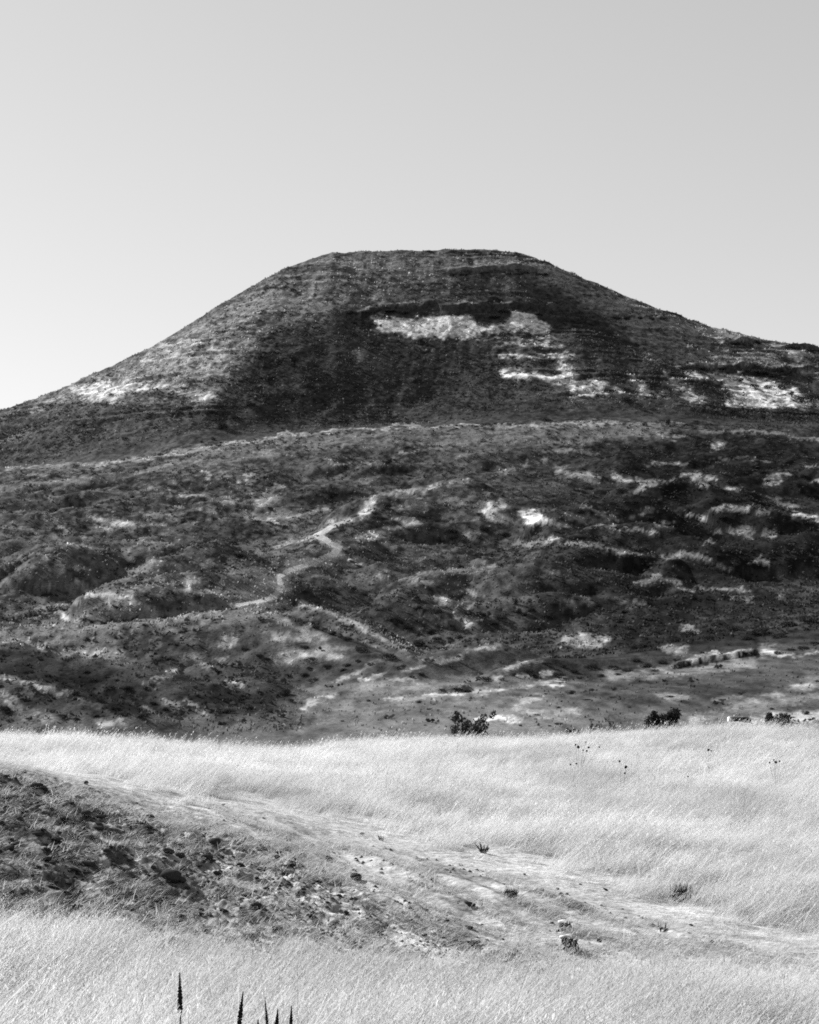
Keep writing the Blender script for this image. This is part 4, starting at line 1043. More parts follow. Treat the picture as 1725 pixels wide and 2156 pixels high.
for px, py, w, h in [(721, 1517, 10, 5), (776, 1474, 14, 6), (895, 1526, 9, 4), (1096, 1526, 10, 6), (1158, 1527, 12, 5), (1128, 1513, 10, 4), (1149, 1460, 10, 4), (1175, 1488, 12, 6), (1235, 1472, 26, 4), (1325, 1488, 12, 5), (1290, 1467, 20, 4), (1410, 1465, 24, 5), (1521, 1472, 20, 5), (600, 1516, 8, 4), (515, 1564, 14, 7), (1245, 1514, 14, 6), (1625, 1491, 14, 6), (1492, 1488, 8, 4), (1130, 1504, 16, 5), (905, 1492, 14, 5)]:
    S(px, py, w, h, None, g_fd)
g_rt = 'dark shrubs below the ditch and hollows on the right'
S(1428, 1398, 26, 20, 'large dark shrub at the left end of the straight ditch', g_rt)
S(1638, 1372, 22, 12, 'dark shrub at the right end of the straight ditch', g_rt)
S(1115, 1410, 38, 16, 'long dark shrub above two small pale slips in the middle right', g_rt)
S(1066, 1366, 12, 11, 'round dark shrub alone above the pale slanting edge in the middle', g_rt)
S(1276, 1366, 11, 8, 'round dark shrub under the pale patch above the right field', g_rt)
S(1347, 1357, 46, 14, 'long dark shrub right of the pale patch above the right field', g_rt)
for px, py, w, h in [(1294, 1360, 14, 9), (1023, 1426, 30, 14), (1081, 1418, 18, 10), (1058, 1429, 12, 7), (1120, 1418, 18, 12), (1175, 1418, 34, 16), (1210, 1410, 30, 14), (1245, 1400, 34, 14), (1290, 1402, 30, 14), (1320, 1408, 30, 12), (1360, 1398, 34, 14), (1395, 1392, 30, 12), (1220, 1425, 24, 10), (1150, 1395, 26, 10), (1300, 1418, 20, 8), (1380, 1410, 18, 8), (1265, 1420, 22, 9), (1340, 1388, 26, 10), (1425, 1387, 24, 10), (1185, 1400, 22, 10), (1570, 1374, 12, 6), (1690, 1362, 34, 14), (1715, 1352, 26, 12), (1665, 1366, 26, 10),
                     (1450, 1330, 36, 16), (1490, 1340, 36, 16), (1540, 1320, 40, 20), (1600, 1325, 44, 20), (1660, 1310, 44, 22), (1700, 1300, 50, 24), (1420, 1345, 30, 14), (1380, 1330, 26, 12), (1570, 1340, 36, 14), (1640, 1335, 40, 14), (1510, 1310, 30, 14)]:
    S(px, py, w, h, None, g_rt)
auto = {g_led: 'low dark shrub in the broken rows along the ledges high on the hill', g_slope: 'small dark shrub scattered among pale erosion scars on the hillside', g_gul: 'dark shrub crowding the gullies under the small pale knolls',
        g_val: 'dark shrub in the narrow valley slanting down to the field', g_kn: 'round dark shrub dotted over the face of the bushy knoll', g_sp: 'dark shrub on the shaded spur at the left',
        g_fd: 'tiny dark clump scattered on the grey field behind the meadow', g_rt: 'dark shrub in the shaded belt along the top of the right field', g_ch: 'small shrub on the right shoulder of the hill', g_foot: 'dark shrub at the hill foot'}
MARKS = [('the wide pale chalk band', 900, 685), ('the hill top', 950, 528), ('the upper left shoulder', 616, 606), ('the right shoulder', 1130, 560), ('the right ledge row', 1350, 668), ('the far right skyline', 1700, 735),
         ('the large right chalk patch', 1600, 830), ('the bench line centre', 900, 897), ('the bench line right end', 1400, 892), ('the bench line left end', 330, 960), ('the pale trail top', 765, 1080), ('the trail bend', 714, 1153),
         ('the trail foot', 560, 1265), ('the twin pale stones', 745, 1184), ('the two bright knoll patches', 1100, 1080), ('the black right hollow', 1690, 1050), ('the small bright spot at right', 1400, 1103), ('the pale left gully slabs', 230, 1095),
         ('the pale streaked gully', 560, 1060), ('the left pale scar fork', 220, 1255), ('the left ditches', 150, 1300), ('the pale gully tip', 405, 1228), ('the middle ridge crest line', 740, 1310), ('the two small pale knolls', 950, 1255), ('the round pale spot', 1200, 1270),
         ('the pale patch above the field', 1245, 1356), ('the straight ditch', 1505, 1392), ('the pale slips', 1110, 1420), ('the slanting pale edge', 960, 1370), ('the pale field tongue', 650, 1480), ('the long field streak', 1000, 1460), ('the bushy knoll top', 440, 1406),
         ('the bushy knoll foot', 470, 1498), ('the spur crest', 200, 1390), ('the spur foot', 290, 1508), ('the left frame edge', 5, 1440), ('the twiggy bush', 995, 1530), ('the two-lobed shrub', 1396, 1515), ('the leafy bush', 1650, 1520), ('the right frame edge', 1722, 1330), ('the valley bottom', 850, 1405), ('the small shaded gully', 760, 1362)]
USED = {q[4] for q in SH if q[4]}
def own_label(px, py, w, h):
    size = 'tiny' if w < 12 else 'small' if w < 18 else 'mid-sized' if w < 25 else 'large' if w < 34 else 'very wide'
    shape = 'flat' if w > 2.7 * h else 'low' if w > 1.8 * h else 'rounded'
    ms = sorted(MARKS, key=lambda m: math.hypot(m[1] - px, (m[2] - py) * 1.4))
    def rel(m):
        dx, dy = px - m[1], (py - m[2])
        d = math.hypot(dx, dy)
        far = 'just ' if d < 30 else '' if d < 90 else 'well '
        if abs(dx) > 2.2 * abs(dy): return far + ('left of ' if dx < 0 else 'right of ') + m[0]
        if abs(dy) > 1.1 * abs(dx): return far + ('above ' if dy < 0 else 'below ') + m[0]
        return far + ('above ' if dy < 0 else 'below ') + 'and ' + ('left of ' if dx < 0 else 'right of ') + m[0]
    tr = [f'{size} {shape} dark shrub {rel(ms[0])}', f'{size} {shape} dark shrub {rel(ms[1])}'] + [f'{shape} dark shrub {rel(ms[i])}, {rel(ms[j])}' for i, j in ((0, 1), (0, 2), (1, 2), (0, 3), (1, 3), (0, 4), (2, 3))]
    for t in tr:
        if t not in USED and len(t.split()) <= 16:
            USED.add(t)
            return t
    return None
for px, py, w, h, lab, grp in SH:
    far_shrub(px, py, w, h, lab or own_label(px, py, w, h) or auto[grp], grp)

# uncountable low scrub over the hill: one joined mesh
def scrub_field(name, n, label, ya, yb, smin, smax, dens):
    px = RNG.uniform(-200, 1925, n); y = np.sqrt(RNG.uniform(ya * ya, yb * yb, n)); x = (px - CX) / F * y
    z = ground(x, y); py = YH - F * z / y
    k = RNG.random(n) < dens(px, py, x, y)
    px, x, y, z = px[k], x[k], y[k], z[k]
    m = len(x)
    base, tris = [], []
    for q in range(5):       # five leafy flakes per plant
        s = RNG.uniform(smin, smax, m)
        cx, cy, cz = x + RNG.normal(0, .6, m) * s, y + RNG.normal(0, .5, m) * s, z + RNG.uniform(.05, .7, m) * s
        a = RNG.uniform(0, 6.283, m); tl = RNG.uniform(-.9, .9, m)
        ux, uy, uz = np.cos(a) * s * .6, np.sin(a) * s * .6, tl * s * .3
        vx, vy, vz = -np.sin(a) * s * .25, np.cos(a) * s * .25, s * .45
        base.append(np.stack([np.stack([cx - ux, cy - uy, cz - uz], -1), np.stack([cx + vx, cy + vy, cz + vz], -1), np.stack([cx + ux, cy + uy, cz + uz], -1), np.stack([cx - vx * .7, cy - vy * .7, cz - vz * .5], -1)], 1))
    v = np.concatenate(base).reshape(-1, 3)
    q = np.arange(len(v)).reshape(-1, 4)
    me = mesh_from(name, v, q, M_SCRUB)
    o = link(bpy.data.objects.new(name, me))
    tag(o, label, None, None, 'stuff')

def dens_hill(px, py, x, y):
    a = ALBEDO[np.clip(np.searchsorted(YR, y), 0, nR - 1), np.clip(np.searchsorted(PXC, px), 0, nC - 1)]
    d = (0.25 + 1.5 * np.clip((.10 - a) / .08, 0, 1)) * sstep(.42, .68, fbm(x / 7, y / 7, 3, 140))
    d = np.where((y < 172) & (px > 600), d * .06, d)
    return np.where(a > .2, .05, d)
scrub_field('hill_scrub', 16000, 'low dark scrub speckling the flat-topped hill', 408, 488, .2, .46, dens_hill)
scrub_field('hillside_scrub', 24000, 'low dark scrub speckling the eroded hillside and spurs', 98, 392, .15, .38, dens_hill)

# upright grass tufts over all the slopes, each as pale or dark as the ground it grows from: one joined mesh
def slope_tufts(name, n, ya, yb, smin, smax, label):
    r0, r1 = row_of(ya), row_of(yb)
    y = np.interp(RNG.uniform(r0, r1 - 1, n), np.arange(nR), YR); px = RNG.uniform(-200, 1925, n); x = (px - CX) / F * y
    z = ground(x, y)
    a = ALBEDO[np.clip(np.searchsorted(YR, y), 0, nR - 1), np.clip(np.searchsorted(PXC, px), 0, nC - 1)]
    k = RNG.random(n) < np.where(a > .25, .22, 1.0)
    if yb < 180: k &= (px < 640) | (RNG.random(n) < .18)
    k &= ~tv[np.clip(np.searchsorted(YR, y), 0, nR - 1), np.clip(np.searchsorted(PXC, px), 0, nC - 1)]
    x, y, z, a = x[k], y[k], z[k], a[k]; m = len(x)
    tone = np.clip(a * np.minimum(np.exp(RNG.normal(.22 if yb < 180 else .36, .42, m)), 2.1), .01, .5)
    V, T_ = [], []
    for q in range(3):
        hgt = RNG.uniform(smin, smax, m); wd = hgt * RNG.uniform(.22, .5, m); an = RNG.uniform(-1.2, 1.2, m)
        ox, oy = RNG.normal(0, .22, m) * hgt, RNG.normal(0, .22, m) * hgt
        lx, ly = RNG.normal(.18, .25, m) * hgt, RNG.normal(0, .25, m) * hgt
        ca, sa = np.cos(an) * wd, np.sin(an) * wd
        V.append(np.stack([np.stack([x + ox - ca, y + oy - sa, z - .03], -1), np.stack([x + ox + ca, y + oy + sa, z - .03], -1),
                           np.stack([x + ox + lx + ca * .5, y + oy + ly + sa * .5, z + hgt], -1), np.stack([x + ox + lx - ca * .7, y + oy + ly - sa * .7, z + hgt * .8], -1)], 1))
        T_.append(np.repeat(tone * RNG.uniform(.75, 1.3, m), 4))
    v = np.concatenate(V).reshape(-1, 3)
    me = mesh_from(name, v, np.arange(len(v)).reshape(-1, 4), M_TUFT)
    at = me.attributes.new('reflectance', 'FLOAT', 'POINT'); at.data.foreach_set('value', np.concatenate(T_).astype(np.float32))
    tag(link(bpy.data.objects.new(name, me)), label, None, None, 'stuff')
slope_tufts('valley_grass', 12000, 96, 172, .05, .15, 'short grass tufts over the valley floor and near spurs')
slope_tufts('hillside_grass', 34000, 172, 393, .09, .26, 'short grass tufts over the eroded hillside')
slope_tufts('hill_grass', 20000, 402, 498, .14, .36, 'short grass tufts over the flat-topped hill')

# ------------------------------------------------------------------ bushes just behind and in the meadow, with stems and foliage
def bush(name, px, py_base, Y, w, h, label, seed, dense=True, cat='bush', nst=7, n=700, leaf=.05, lob=None):
    X = (px - CX) / F * Y
    zg = float(ground(np.array([X]), np.array([Y]))[0])
    e = link(bpy.data.objects.new(name, None)); e.location = (X, Y, zg); e.empty_display_size = .2
    tag(e, label, cat)
    top = Y * (YH - (py_base - h)) / F - zg
    wid = w * Y / F
    bm, tips = stems_bm(nst, top * (.9 if dense else 1.0), wid * .42, .016 if dense else .013, seed, 2)
    bm_obj('stem', bm, M_TWIG, e)
    r = random.Random(seed)
    if lob is None:
        if dense:
            lob = [(r.uniform(-.3, .3) * wid, r.uniform(-.2, .2) * wid, top * r.uniform(.45, .8), wid * .22, wid * .2, top * .22) for _ in range(6)]
        else:
            lob = [(t[0], t[1], t[2] * .93, wid * .085, wid * .085, top * .11) for t in tips]
    else:
        lob = [(a * wid, b * wid, c * top, d * wid, d * wid, f * top) for a, b, c, d, f in lob]
    me_obj('foliage', leaf_cloud('foliage', lob, n, leaf, M_LEAF, seed + 1), e)
    return e

bush('twiggy_bush', 995, 1560, 52, 95, 62, 'dark twiggy bush standing in the grass at the meadow crest', 41, False, n=950, nst=10, leaf=.05)
bush('dense_shrub', 1396, 1535, 88, 82, 44, 'dense black two-lobed shrub behind the meadow crest', 42, True, n=2200, leaf=.075,
     lob=[(-.26, 0, .42, .22, .42), (-.34, 0, .25, .16, .25), (.02, 0, .55, .22, .27), (.3, 0, .78, .17, .24), (.22, .1, .6, .2, .25), (-.22, 0, .75, .1, .2)])
bush('leafy_bush', 1652, 1542, 56, 74, 40, 'dark leafy bush low in the pale grass near the right edge', 43, False, n=1000, nst=12, leaf=.048)
bush('round_bush', 1621, 1532, 58, 20, 32, 'small black ball-headed bush left of the leafy bush at right', 44, True, n=1000, nst=3, leaf=.04, lob=[(0, 0, .8, .46, .2)])
bush('dry_weed', 1258, 1545, 50, 20, 30, 'dark dry weed left of its thinner neighbour on the crest', 45, False, n=160, nst=5, leaf=.035, cat='weed')
bush('dry_weed', 1284, 1545, 50, 22, 40, 'thin forked dark weed beside a thicker one on the crest', 46, False, n=70, nst=5, leaf=.03, cat='weed')
bush('dry_weed', 1207, 1556, 49, 26, 26, 'sparse dark weed half sunk in the crest grass between bush and forked weed', 47, False, n=70, nst=6, leaf=.03, cat='weed')

# log-like shape with a pale end, behind the crest at right
def log():
    X, Y, zz = hit(1560, 1527, 78)
    k = Y / F
    e = link(bpy.data.objects.new('fallen_log', None)); e.location = (X, Y, zz); e.rotation_euler = (0, 0, .12)
    tag(e, 'short dark log with a pale left end lying behind the meadow crest', 'log')
    bm = bmesh.new()
    Ln, rr = 44 * k, 6.0 * k
    pts = [(-Ln * .5 + Ln * t, .0, rr * .9 + .15 + math.sin(t * 5) * .02) for t in (0, .15, .3, .45, .62, .8, .92, 1)]
    tube(bm, pts, [rr * .75, rr * .8, rr * .72, rr * .8, rr * .95, rr * 1.05, rr * 1.0, rr * .6], 10)
    bm_obj('trunk', bm, M_LOG, e)
    bm = bmesh.new()
    tube(bm, [(-Ln * .5 - .12, 0, rr * .9 + .15), (-Ln * .5 - .003, 0, rr * .9 + .15)], [rr * 1.05, rr * 1.15], 10)
    bm_obj('cut_end', bm, M_CUT, e)
    bm = bmesh.new()
    tube(bm, [(Ln * .42, 0, rr * .9 + .1), (Ln * .55, .02, rr * .6), (Ln * .66, .03, -.05)], [rr * .25, rr * .2, rr * .15], 6)
    bm_obj('branch', bm, M_LOG, e)
log()

# ------------------------------------------------------------------ thistles: dark seed heads above the meadow grass
def ball_bm(c, r, rough, seed, bm=None, sub=2):
    bm = bm or bmesh.new()
    q = bmesh.ops.create_icosphere(bm, subdivisions=sub, radius=1.0)
    rr = random.Random(seed)
    for v in q['verts']:
        v.co *= r * (1 + rr.uniform(-rough, rough))
        v.co += Vector(c)
    return bm

def thistle(px, Y, heads, label, seed):
    X = (px - CX) / F * Y
    zg = float(ground(np.array([X]), np.array([Y]))[0])
    e = link(bpy.data.objects.new('thistle', None)); e.location = (X, Y, zg); e.empty_display_size = .1
    tag(e, label, 'thistle', 'dry thistles in the meadow')
    bm = bmesh.new()
    for i, (hx_, hy_, hr) in enumerate(heads):
        x = (hx_ - CX) / F * Y - X; z = Y * (YH - hy_) / F - zg
        tube(bm, [(x * .1, 0, 0), (x * .5, .02, z * .5), (x, 0, z)], [.004, .003, .0025], 5)
    bm_obj('stem', bm, M_THATCH, e)
    for i, (hx_, hy_, hr) in enumerate(heads):
        x = (hx_ - CX) / F * Y - X; z = Y * (YH - hy_) / F - zg
        bm_obj('seed_head', ball_bm((x, 0, z), hr * .8 * Y / F, .25, seed + i), M_SEED, e)

thistle(1219, 36, [(1218, 1573, 4), (1240, 1574, 3), (1212, 1568, 2.5), (1236, 1581, 2.5), (1228, 1580, 2), (1234, 1563, 2), (1262, 1573, 2)], 'thistle with the most dark seed heads, below the forked weeds', 71)
thistle(1310, 32, [(1305, 1603, 3), (1318, 1615, 4), (1316, 1628, 2.5)], 'thistle with two dark heads one above the other in the mid meadow', 72)
thistle(1492, 36, [(1492, 1579, 3.5), (1498, 1581, 2)], 'thistle with a single clear dark head in the upper right meadow', 73)
thistle(1634, 34, [(1634, 1605, 3.5), (1621, 1606, 2.2), (1642, 1603, 2.2), (1630, 1600, 1.8)], 'thistle with a tight cluster of heads near the right edge of the meadow', 74)
thistle(1203, 33, [(1202, 1610, 2.4), (1214, 1608, 2.4)], 'thistle with two faint heads low in the grass left of the two-head one', 75)
thistle(1449, 31, [(1449, 1635, 2.2)], 'smallest thistle with one faint head in the middle of the meadow', 76)

# ------------------------------------------------------------------ mullein stalks at the bottom edge
def mullein(pts, Y, rad, head, label, seed):
    """pts: (column,row) from tip down; head: fraction of the visible length that carries the capsules"""
    w3 = [((a - CX) / F * Y, 0.0, Y * (YH - b) / F) for a, b in pts]
    bx, bz = w3[-1][0] + (w3[-1][0] - w3[0][0]) * .8, None
    zg = float(ground(np.array([bx]), np.array([Y]))[0])
    e = link(bpy.data.objects.new('mullein_stalk', None)); e.location = (bx, Y, zg); e.empty_display_size = .1
    tag(e, label, 'mullein', 'dark mullein stalks at the bottom edge')
    loc = [(a - bx, b, c - zg) for a, b, c in w3]
    k = Y / F
    bm = bmesh.new()
    tube(bm, [(0, 0, -.03), loc[-1], loc[-2] if len(loc) > 2 else loc[0], loc[0]], [.006, .0045, .0035, .002], 6)
    bm_obj('stem', bm, M_TWIG, e)
    r = random.Random(seed); bm = bmesh.new()
    top = Vector(loc[0]); bot = Vector(loc[-1])
    n = 60
    for i in range(n):
        t = (i + r.random()) / n
        u = t * head
        c = top.lerp(bot, u)
        prof = head_profile(t)
        a = i * 2.4
        rr = rad * k * prof
        ball_bm((c.x + math.cos(a) * rr * .62, c.y + math.sin(a) * rr * .62, c.z), max(rr * .62, .0016), .25, seed + i, bm, 1)
    tube(bm, [tuple(top.lerp(bot, head * q / 6)) for q in range(7)], [rad * k * .55 * head_profile(q / 6) + .001 for q in range(7)], 6)
    bm_obj('seed_spike', bm, M_SEED, e)
def head_profile(t):
    return (0.25 + 0.75 * min(1, t / .55)) * (1 if t < .88 else max(.35, 1 - (t - .88) * 5))
mullein([(378.5, 2048), (379, 2085), (380, 2156)], 8.6, 5.2, .84, 'tallest mullein stalk with a spindle-shaped dark head and bare stem, leftmost', 81)
mullein([(512, 2088), (507, 2125), (502, 2170)], 8.5, 5.0, 1.0, 'thick dark mullein stalk leaning right, second from the left', 82)
mullein([(558.5, 2106), (561, 2135), (564, 2170)], 8.6, 3.2, 1.0, 'thin dark mullein stalk leaning left in the middle of the group', 83)
mullein([(585, 2124), (584, 2145), (582, 2172)], 8.5, 4.0, 1.0, 'short dark mullein stalk between the thin one and the rightmost', 84)
mullein([(614, 2118), (613.5, 2140), (612, 2172)], 8.6, 3.6, 1.0, 'rightmost slim mullein stalk with its thickest part low', 85)
mullein([(544, 2147), (543, 2160), (541, 2180)], 8.5, 3.6, 1.0, 'mullein tip barely rising above the bottom edge', 86)

# ------------------------------------------------------------------ clods, stones and tussocks on bank and path
def lump_mesh(name, seed, mat, sub=3):
    bm = bmesh.new()
    bmesh.ops.create_icosphere(bm, subdivisions=sub, radius=1.0)
    r = random.Random(seed)
    offs = [(Vector((r.gauss(0, 1), r.gauss(0, 1), r.gauss(0, .8))).normalized(), r.uniform(.25, .55), r.uniform(.4, .9)) for _ in range(9)]
    from mathutils import noise
    for v in bm.verts:
        d = v.co.normalized(); s = .72
        for o_, a_, w_ in offs:
            s += a_ * math.exp(-((d - o_).length / w_) ** 2 * 2.5) * .6
        s += noise.noise(d * 3.1 + Vector((seed, 0, 0))) * .22 + noise.noise(d * 7 + Vector((0, seed, 0))) * .12
        v.co = d * s
    me = bpy.data.meshes.new(name); bm.to_mesh(me); bm.free()
    me.materials.append(mat)
    me.polygons.foreach_set('use_smooth', np.ones(len(me.polygons), bool))
    return me
CLODS = [lump_mesh('earth_clod', 700 + k, M_CLOD, 3 if k < 3 else 2) for k in range(7)]
STONES = [lump_mesh('stone', 800 + k, M_STONE, 2) for k in range(3)]

CLOD_AT = []
def put(name, mesh, px, py, w, h, label, cat, group, ymin=12.5, sink=.3):
    X, Y, zz = hit(px, py + h * .4, ymin)
    o = link(bpy.data.objects.new(name, mesh))
    k = Y / F
    o.scale = (w * .5 * k, w * .42 * k * random.uniform(.8, 1.1), h * .44 * k)
    o.rotation_euler = (random.uniform(-.2, .2), random.uniform(0, .35), random.uniform(-.4, .4))
    o.location = (X, Y, zz + h * .5 * k * (1 - sink) + .02 * h * k)
    if ymin < 20 and w > 15: CLOD_AT.append((X, Y, w * .42 * k))
    tag(o, label, cat, group)
    return o

b5 = lambda x, y: (x * .2667, 1571.7 + y * .2667)
b4 = lambda x, y: (306.7 + x * .2667, 1763.3 + y * .2667)
gC = 'dark earth clods on the bank'
named = [
    (b4(200, 290), 50, 30, 'largest black clod on the bank, double-humped, left of the middle'),
    (b4(285, 330), 26, 16, 'black lump joined to the right of the largest clod'),
    (b4(545, 25), 30, 18, 'ragged black clod near the top of the bank under the start of the path'),
    (b4(1160, 210), 19, 15, 'round black clod alone on the pale slope between bank and path'),
    (b4(1665, 305), 30, 18, 'long black clod slanting down right on the pale slope'),
    (b4(1450, 165), 22, 14, 'black clod highest on the pale slope near the path'),
    (b4(1410, 265), 13, 10, 'small black clod of a close pair on the pale slope'),
    (b4(185, 105), 30, 14, 'wide broken clod above the largest clod'),
    (b4(270, 135), 24, 14, 'ragged clod right of the wide broken clod'),
    (b4(490, 145), 28, 11, 'flat dark clod right of the ragged ones'),
    (b4(755, 215), 22, 9, 'flat dark clod in the middle of the bank'),
    (b4(565, 278), 22, 10, 'flat dark clod right of the largest clod'),
    (b4(1040, 150), 17, 8, 'slim dark clod above the round lone one'),
    (b4(1095, 282), 15, 8, 'small clod below the round lone one'),
    (b4(880, 320), 12, 8, 'small round clod below the middle of the bank'),
    (b4(1585, 590), 14, 8, 'dark clod low on the pale slope'),
    (b4(610, 575), 19, 9, 'dark flat clod near the bottom of the bank'),
    (b4(890, 527), 22, 9, 'dark clod with a long tail near the bottom of the bank'),
    (b4(1120, 15), 18, 7, 'flat clod by the lower edge of the path start'),
    (b4(840, 5), 14, 6, 'small clod at the top of the bank under the path'),
    (b5(290, 305), 34, 12, 'long black clod high at the left of the bank'),
    (b5(345, 322), 20, 10, 'black clod at the right end of the long one high at left'),
    (b5(680, 520), 28, 14, 'humped black clod in the upper middle of the bank'),
    (b5(790, 550), 26, 9, 'row-like flat clod right of the humped one'),
    (b5(510, 570), 22, 11, 'black clod left of the humped one'),
    (b5(300, 685), 28, 11, 'wide black clod left in the bank'),
    (b5(445, 728), 30, 9, 'long flat clod right of the wide left one'),
    (b5(720, 715), 16, 10, 'stub-like black clod in the mid bank'),
    (b5(780, 640), 26, 8, 'flat dark clod under the humped one'),
    (b5(85, 800), 20, 12, 'black clod near the left edge of the bank'),
    (b5(365, 885), 30, 12, 'wide ragged clod in the lower left bank'),
    (b5(700, 920), 34, 13, 'long slanting black clod in the lower bank'),
    (b5(590, 968), 30, 10, 'long flat clod below the slanting one'),
    (b5(845, 820), 22, 10, 'black clod above the slanting one'),
    (b5(450, 383), 13, 6, 'small clod high on the bank near the meadow'),
    (b5(1190, 550), 20, 9, 'dark clod on the upper bank toward the path'),
    (b5(680, 285), 12, 9, 'small upright clod at the meadow edge of the bank'),
    (b5(20, 605), 16, 12, 'black clod cut by the left edge'),
    (b5(160, 570), 18, 12, 'black clod just inside the left edge'),
    (b5(300, 948), 12, 7, 'small dark clod at the lower left'),
]
for (px, py), w, h, lab in named:
    put('earth_clod', random.choice(CLODS), px, py, w * 1.05, h * 1.15, lab, 'clod', gC)
n_small = 0
rr_ = random.Random(5)
tries = 0
while n_small < 210 and tries < 6000:
    tries += 1
    px, py = rr_.uniform(-5, 1300), rr_.uniform(1625, 2060)
    tb_, nr_ = poly_interp(TOPB, px), poly_interp(NEAR, px)
    if py < tb_ + 12 or py > nr_ - 70: continue
    if rr_.random() > (1.0 - px / 1500): continue
    w = rr_.uniform(7, 18)
    put('earth_clod', rr_.choice(CLODS[3:]), px, py, w, w * rr_.uniform(.3, .5), 'small dark clod among the many strewn over the bank', 'clod', 'small clods strewn over the bank')
    n_small += 1
# clods and slips on the lower right of the bank and path
b6 = lambda x, y: (958.3 + x * .3111, 1748 + y * .3111)
gP = 'dark clods along the path'
for (px, py), w, h, lab in [
    (b6(95, 495), 30, 12, 'dark clod low on the slope left of the two stepped slabs'), (b6(590, 400), 12, 7, 'small dark clod on the path, left of a close pair'), (b6(628, 425), 9, 6, 'tiny dark clod just right below another on the path'),
    (b6(720, 432), 14, 9, 'darkest clod in the middle of the path'), (b6(695, 395), 10, 6, 'tiny dark clod just above the darkest path clod'), (b6(1018, 400), 14, 6, 'flat dark clod at the meadow edge of the path'),
    (b6(990, 508), 8, 4, 'tiny dark clod in the middle right of the path'), (b6(1598, 640), 10, 6, 'dark clod on the right part of the path'), (b6(470, 297), 8, 5, 'tiny dark clod at the upper path edge'),
    (b6(1425, 672), 14, 6, 'dark clod at the foot of the small forked twig'), (b6(850, 365), 8, 4, 'tiny clod by the upper edge of the path right of the middle'),
    ((1410, 2023), 10, 5, 'small flat clod at the lower right path edge'), ((1428, 2012), 10, 6, 'middle clod of three at the right path edge'), ((1446, 2018), 8, 5, 'right clod of three at the right path edge'), ((1648, 2017), 12, 6, 'dark clod near the right end of the path'),
    ((988, 1952), 22, 8, 'dark flat clod under the lower slope left of the slabs'), ((1000, 1988), 40, 12, 'wide ragged dark clod low on the slope left of the slabs'), ((1086, 2000), 14, 7, 'dark clod between the ragged one and the slabs'), ((1115, 2000), 12, 6, 'dark clod nearest left of the slabs'), ((1262, 1980), 14, 9, 'dark clod right of the slabs')]:
    put('earth_clod', random.choice(CLODS), px, py, w, h, lab, 'clod', gP)

# flattened thatch on the bank and along the path edges
x, y, z, px, py = pick(34000, 13, 24)
nzp = (fbm(x * .9, y * .9, 3, 42) - .5) * 50
onb = sstep(-15, 25, py - poly_interp(TOPB, px) + nzp * .5) * (1 - sstep(-10, 50, py - poly_interp(NEAR, px)))
onp = sstep(-6, 6, py - poly_interp(PATH_U, px)) * (1 - sstep(-20, 10, py - poly_interp(PATH_L, px) + nzp * .6)) * (px > 430)
strand = np.where(px < 380, fbm((x * .85 - y * .5) * 3.0, (x * .5 + y * .85) * 7.0, 3, 122), fbm((x * .48 - y * .88) * 1.0, (x * .88 + y * .48) * 4.2, 3, 123))
w = onb * sstep(.36, .54, strand) * (0.80 - .25 * sstep(350, 900, px))
w = np.where(onp > .3, 0.55 * sstep(.46, .62, strand) * sstep(4, 30, py - poly_interp(PATH_U, px)), w)
for sx_, sy_ in ((1194, 1965), (1206, 2000)):
    hx_, hy_, _ = hit(sx_, sy_, 12.5)
    w = np.maximum(w, .95 * (np.hypot(x - hx_, (y - hy_) * 1.0) < .16))
keep = RNG.random(len(x)) < w * .9
for cx_, cy_, cr_ in CLOD_AT:                 # nothing grows on a clod or hides its front
    keep &= ~((x > cx_ - cr_ * 1.1 - .08) & (x < cx_ + cr_ * 1.1 + .02) & (y < cy_ + cr_ * .6) & (y > cy_ - cr_ - .22))
i = np.nonzero(keep)[0]
hgt = RNG.uniform(.6, 1.4, len(x)) * (0.7 + .5 * strand)
s3 = np.stack([hgt * 1.2, hgt * 1.2, hgt * .9], -1)
gn_scatter('bank_thatch', np.stack([x, y, z - .005], -1)[i], spin(len(i), .6, .2), s3[i], THA, 'thin flattened dead grass on the bank and path edges')

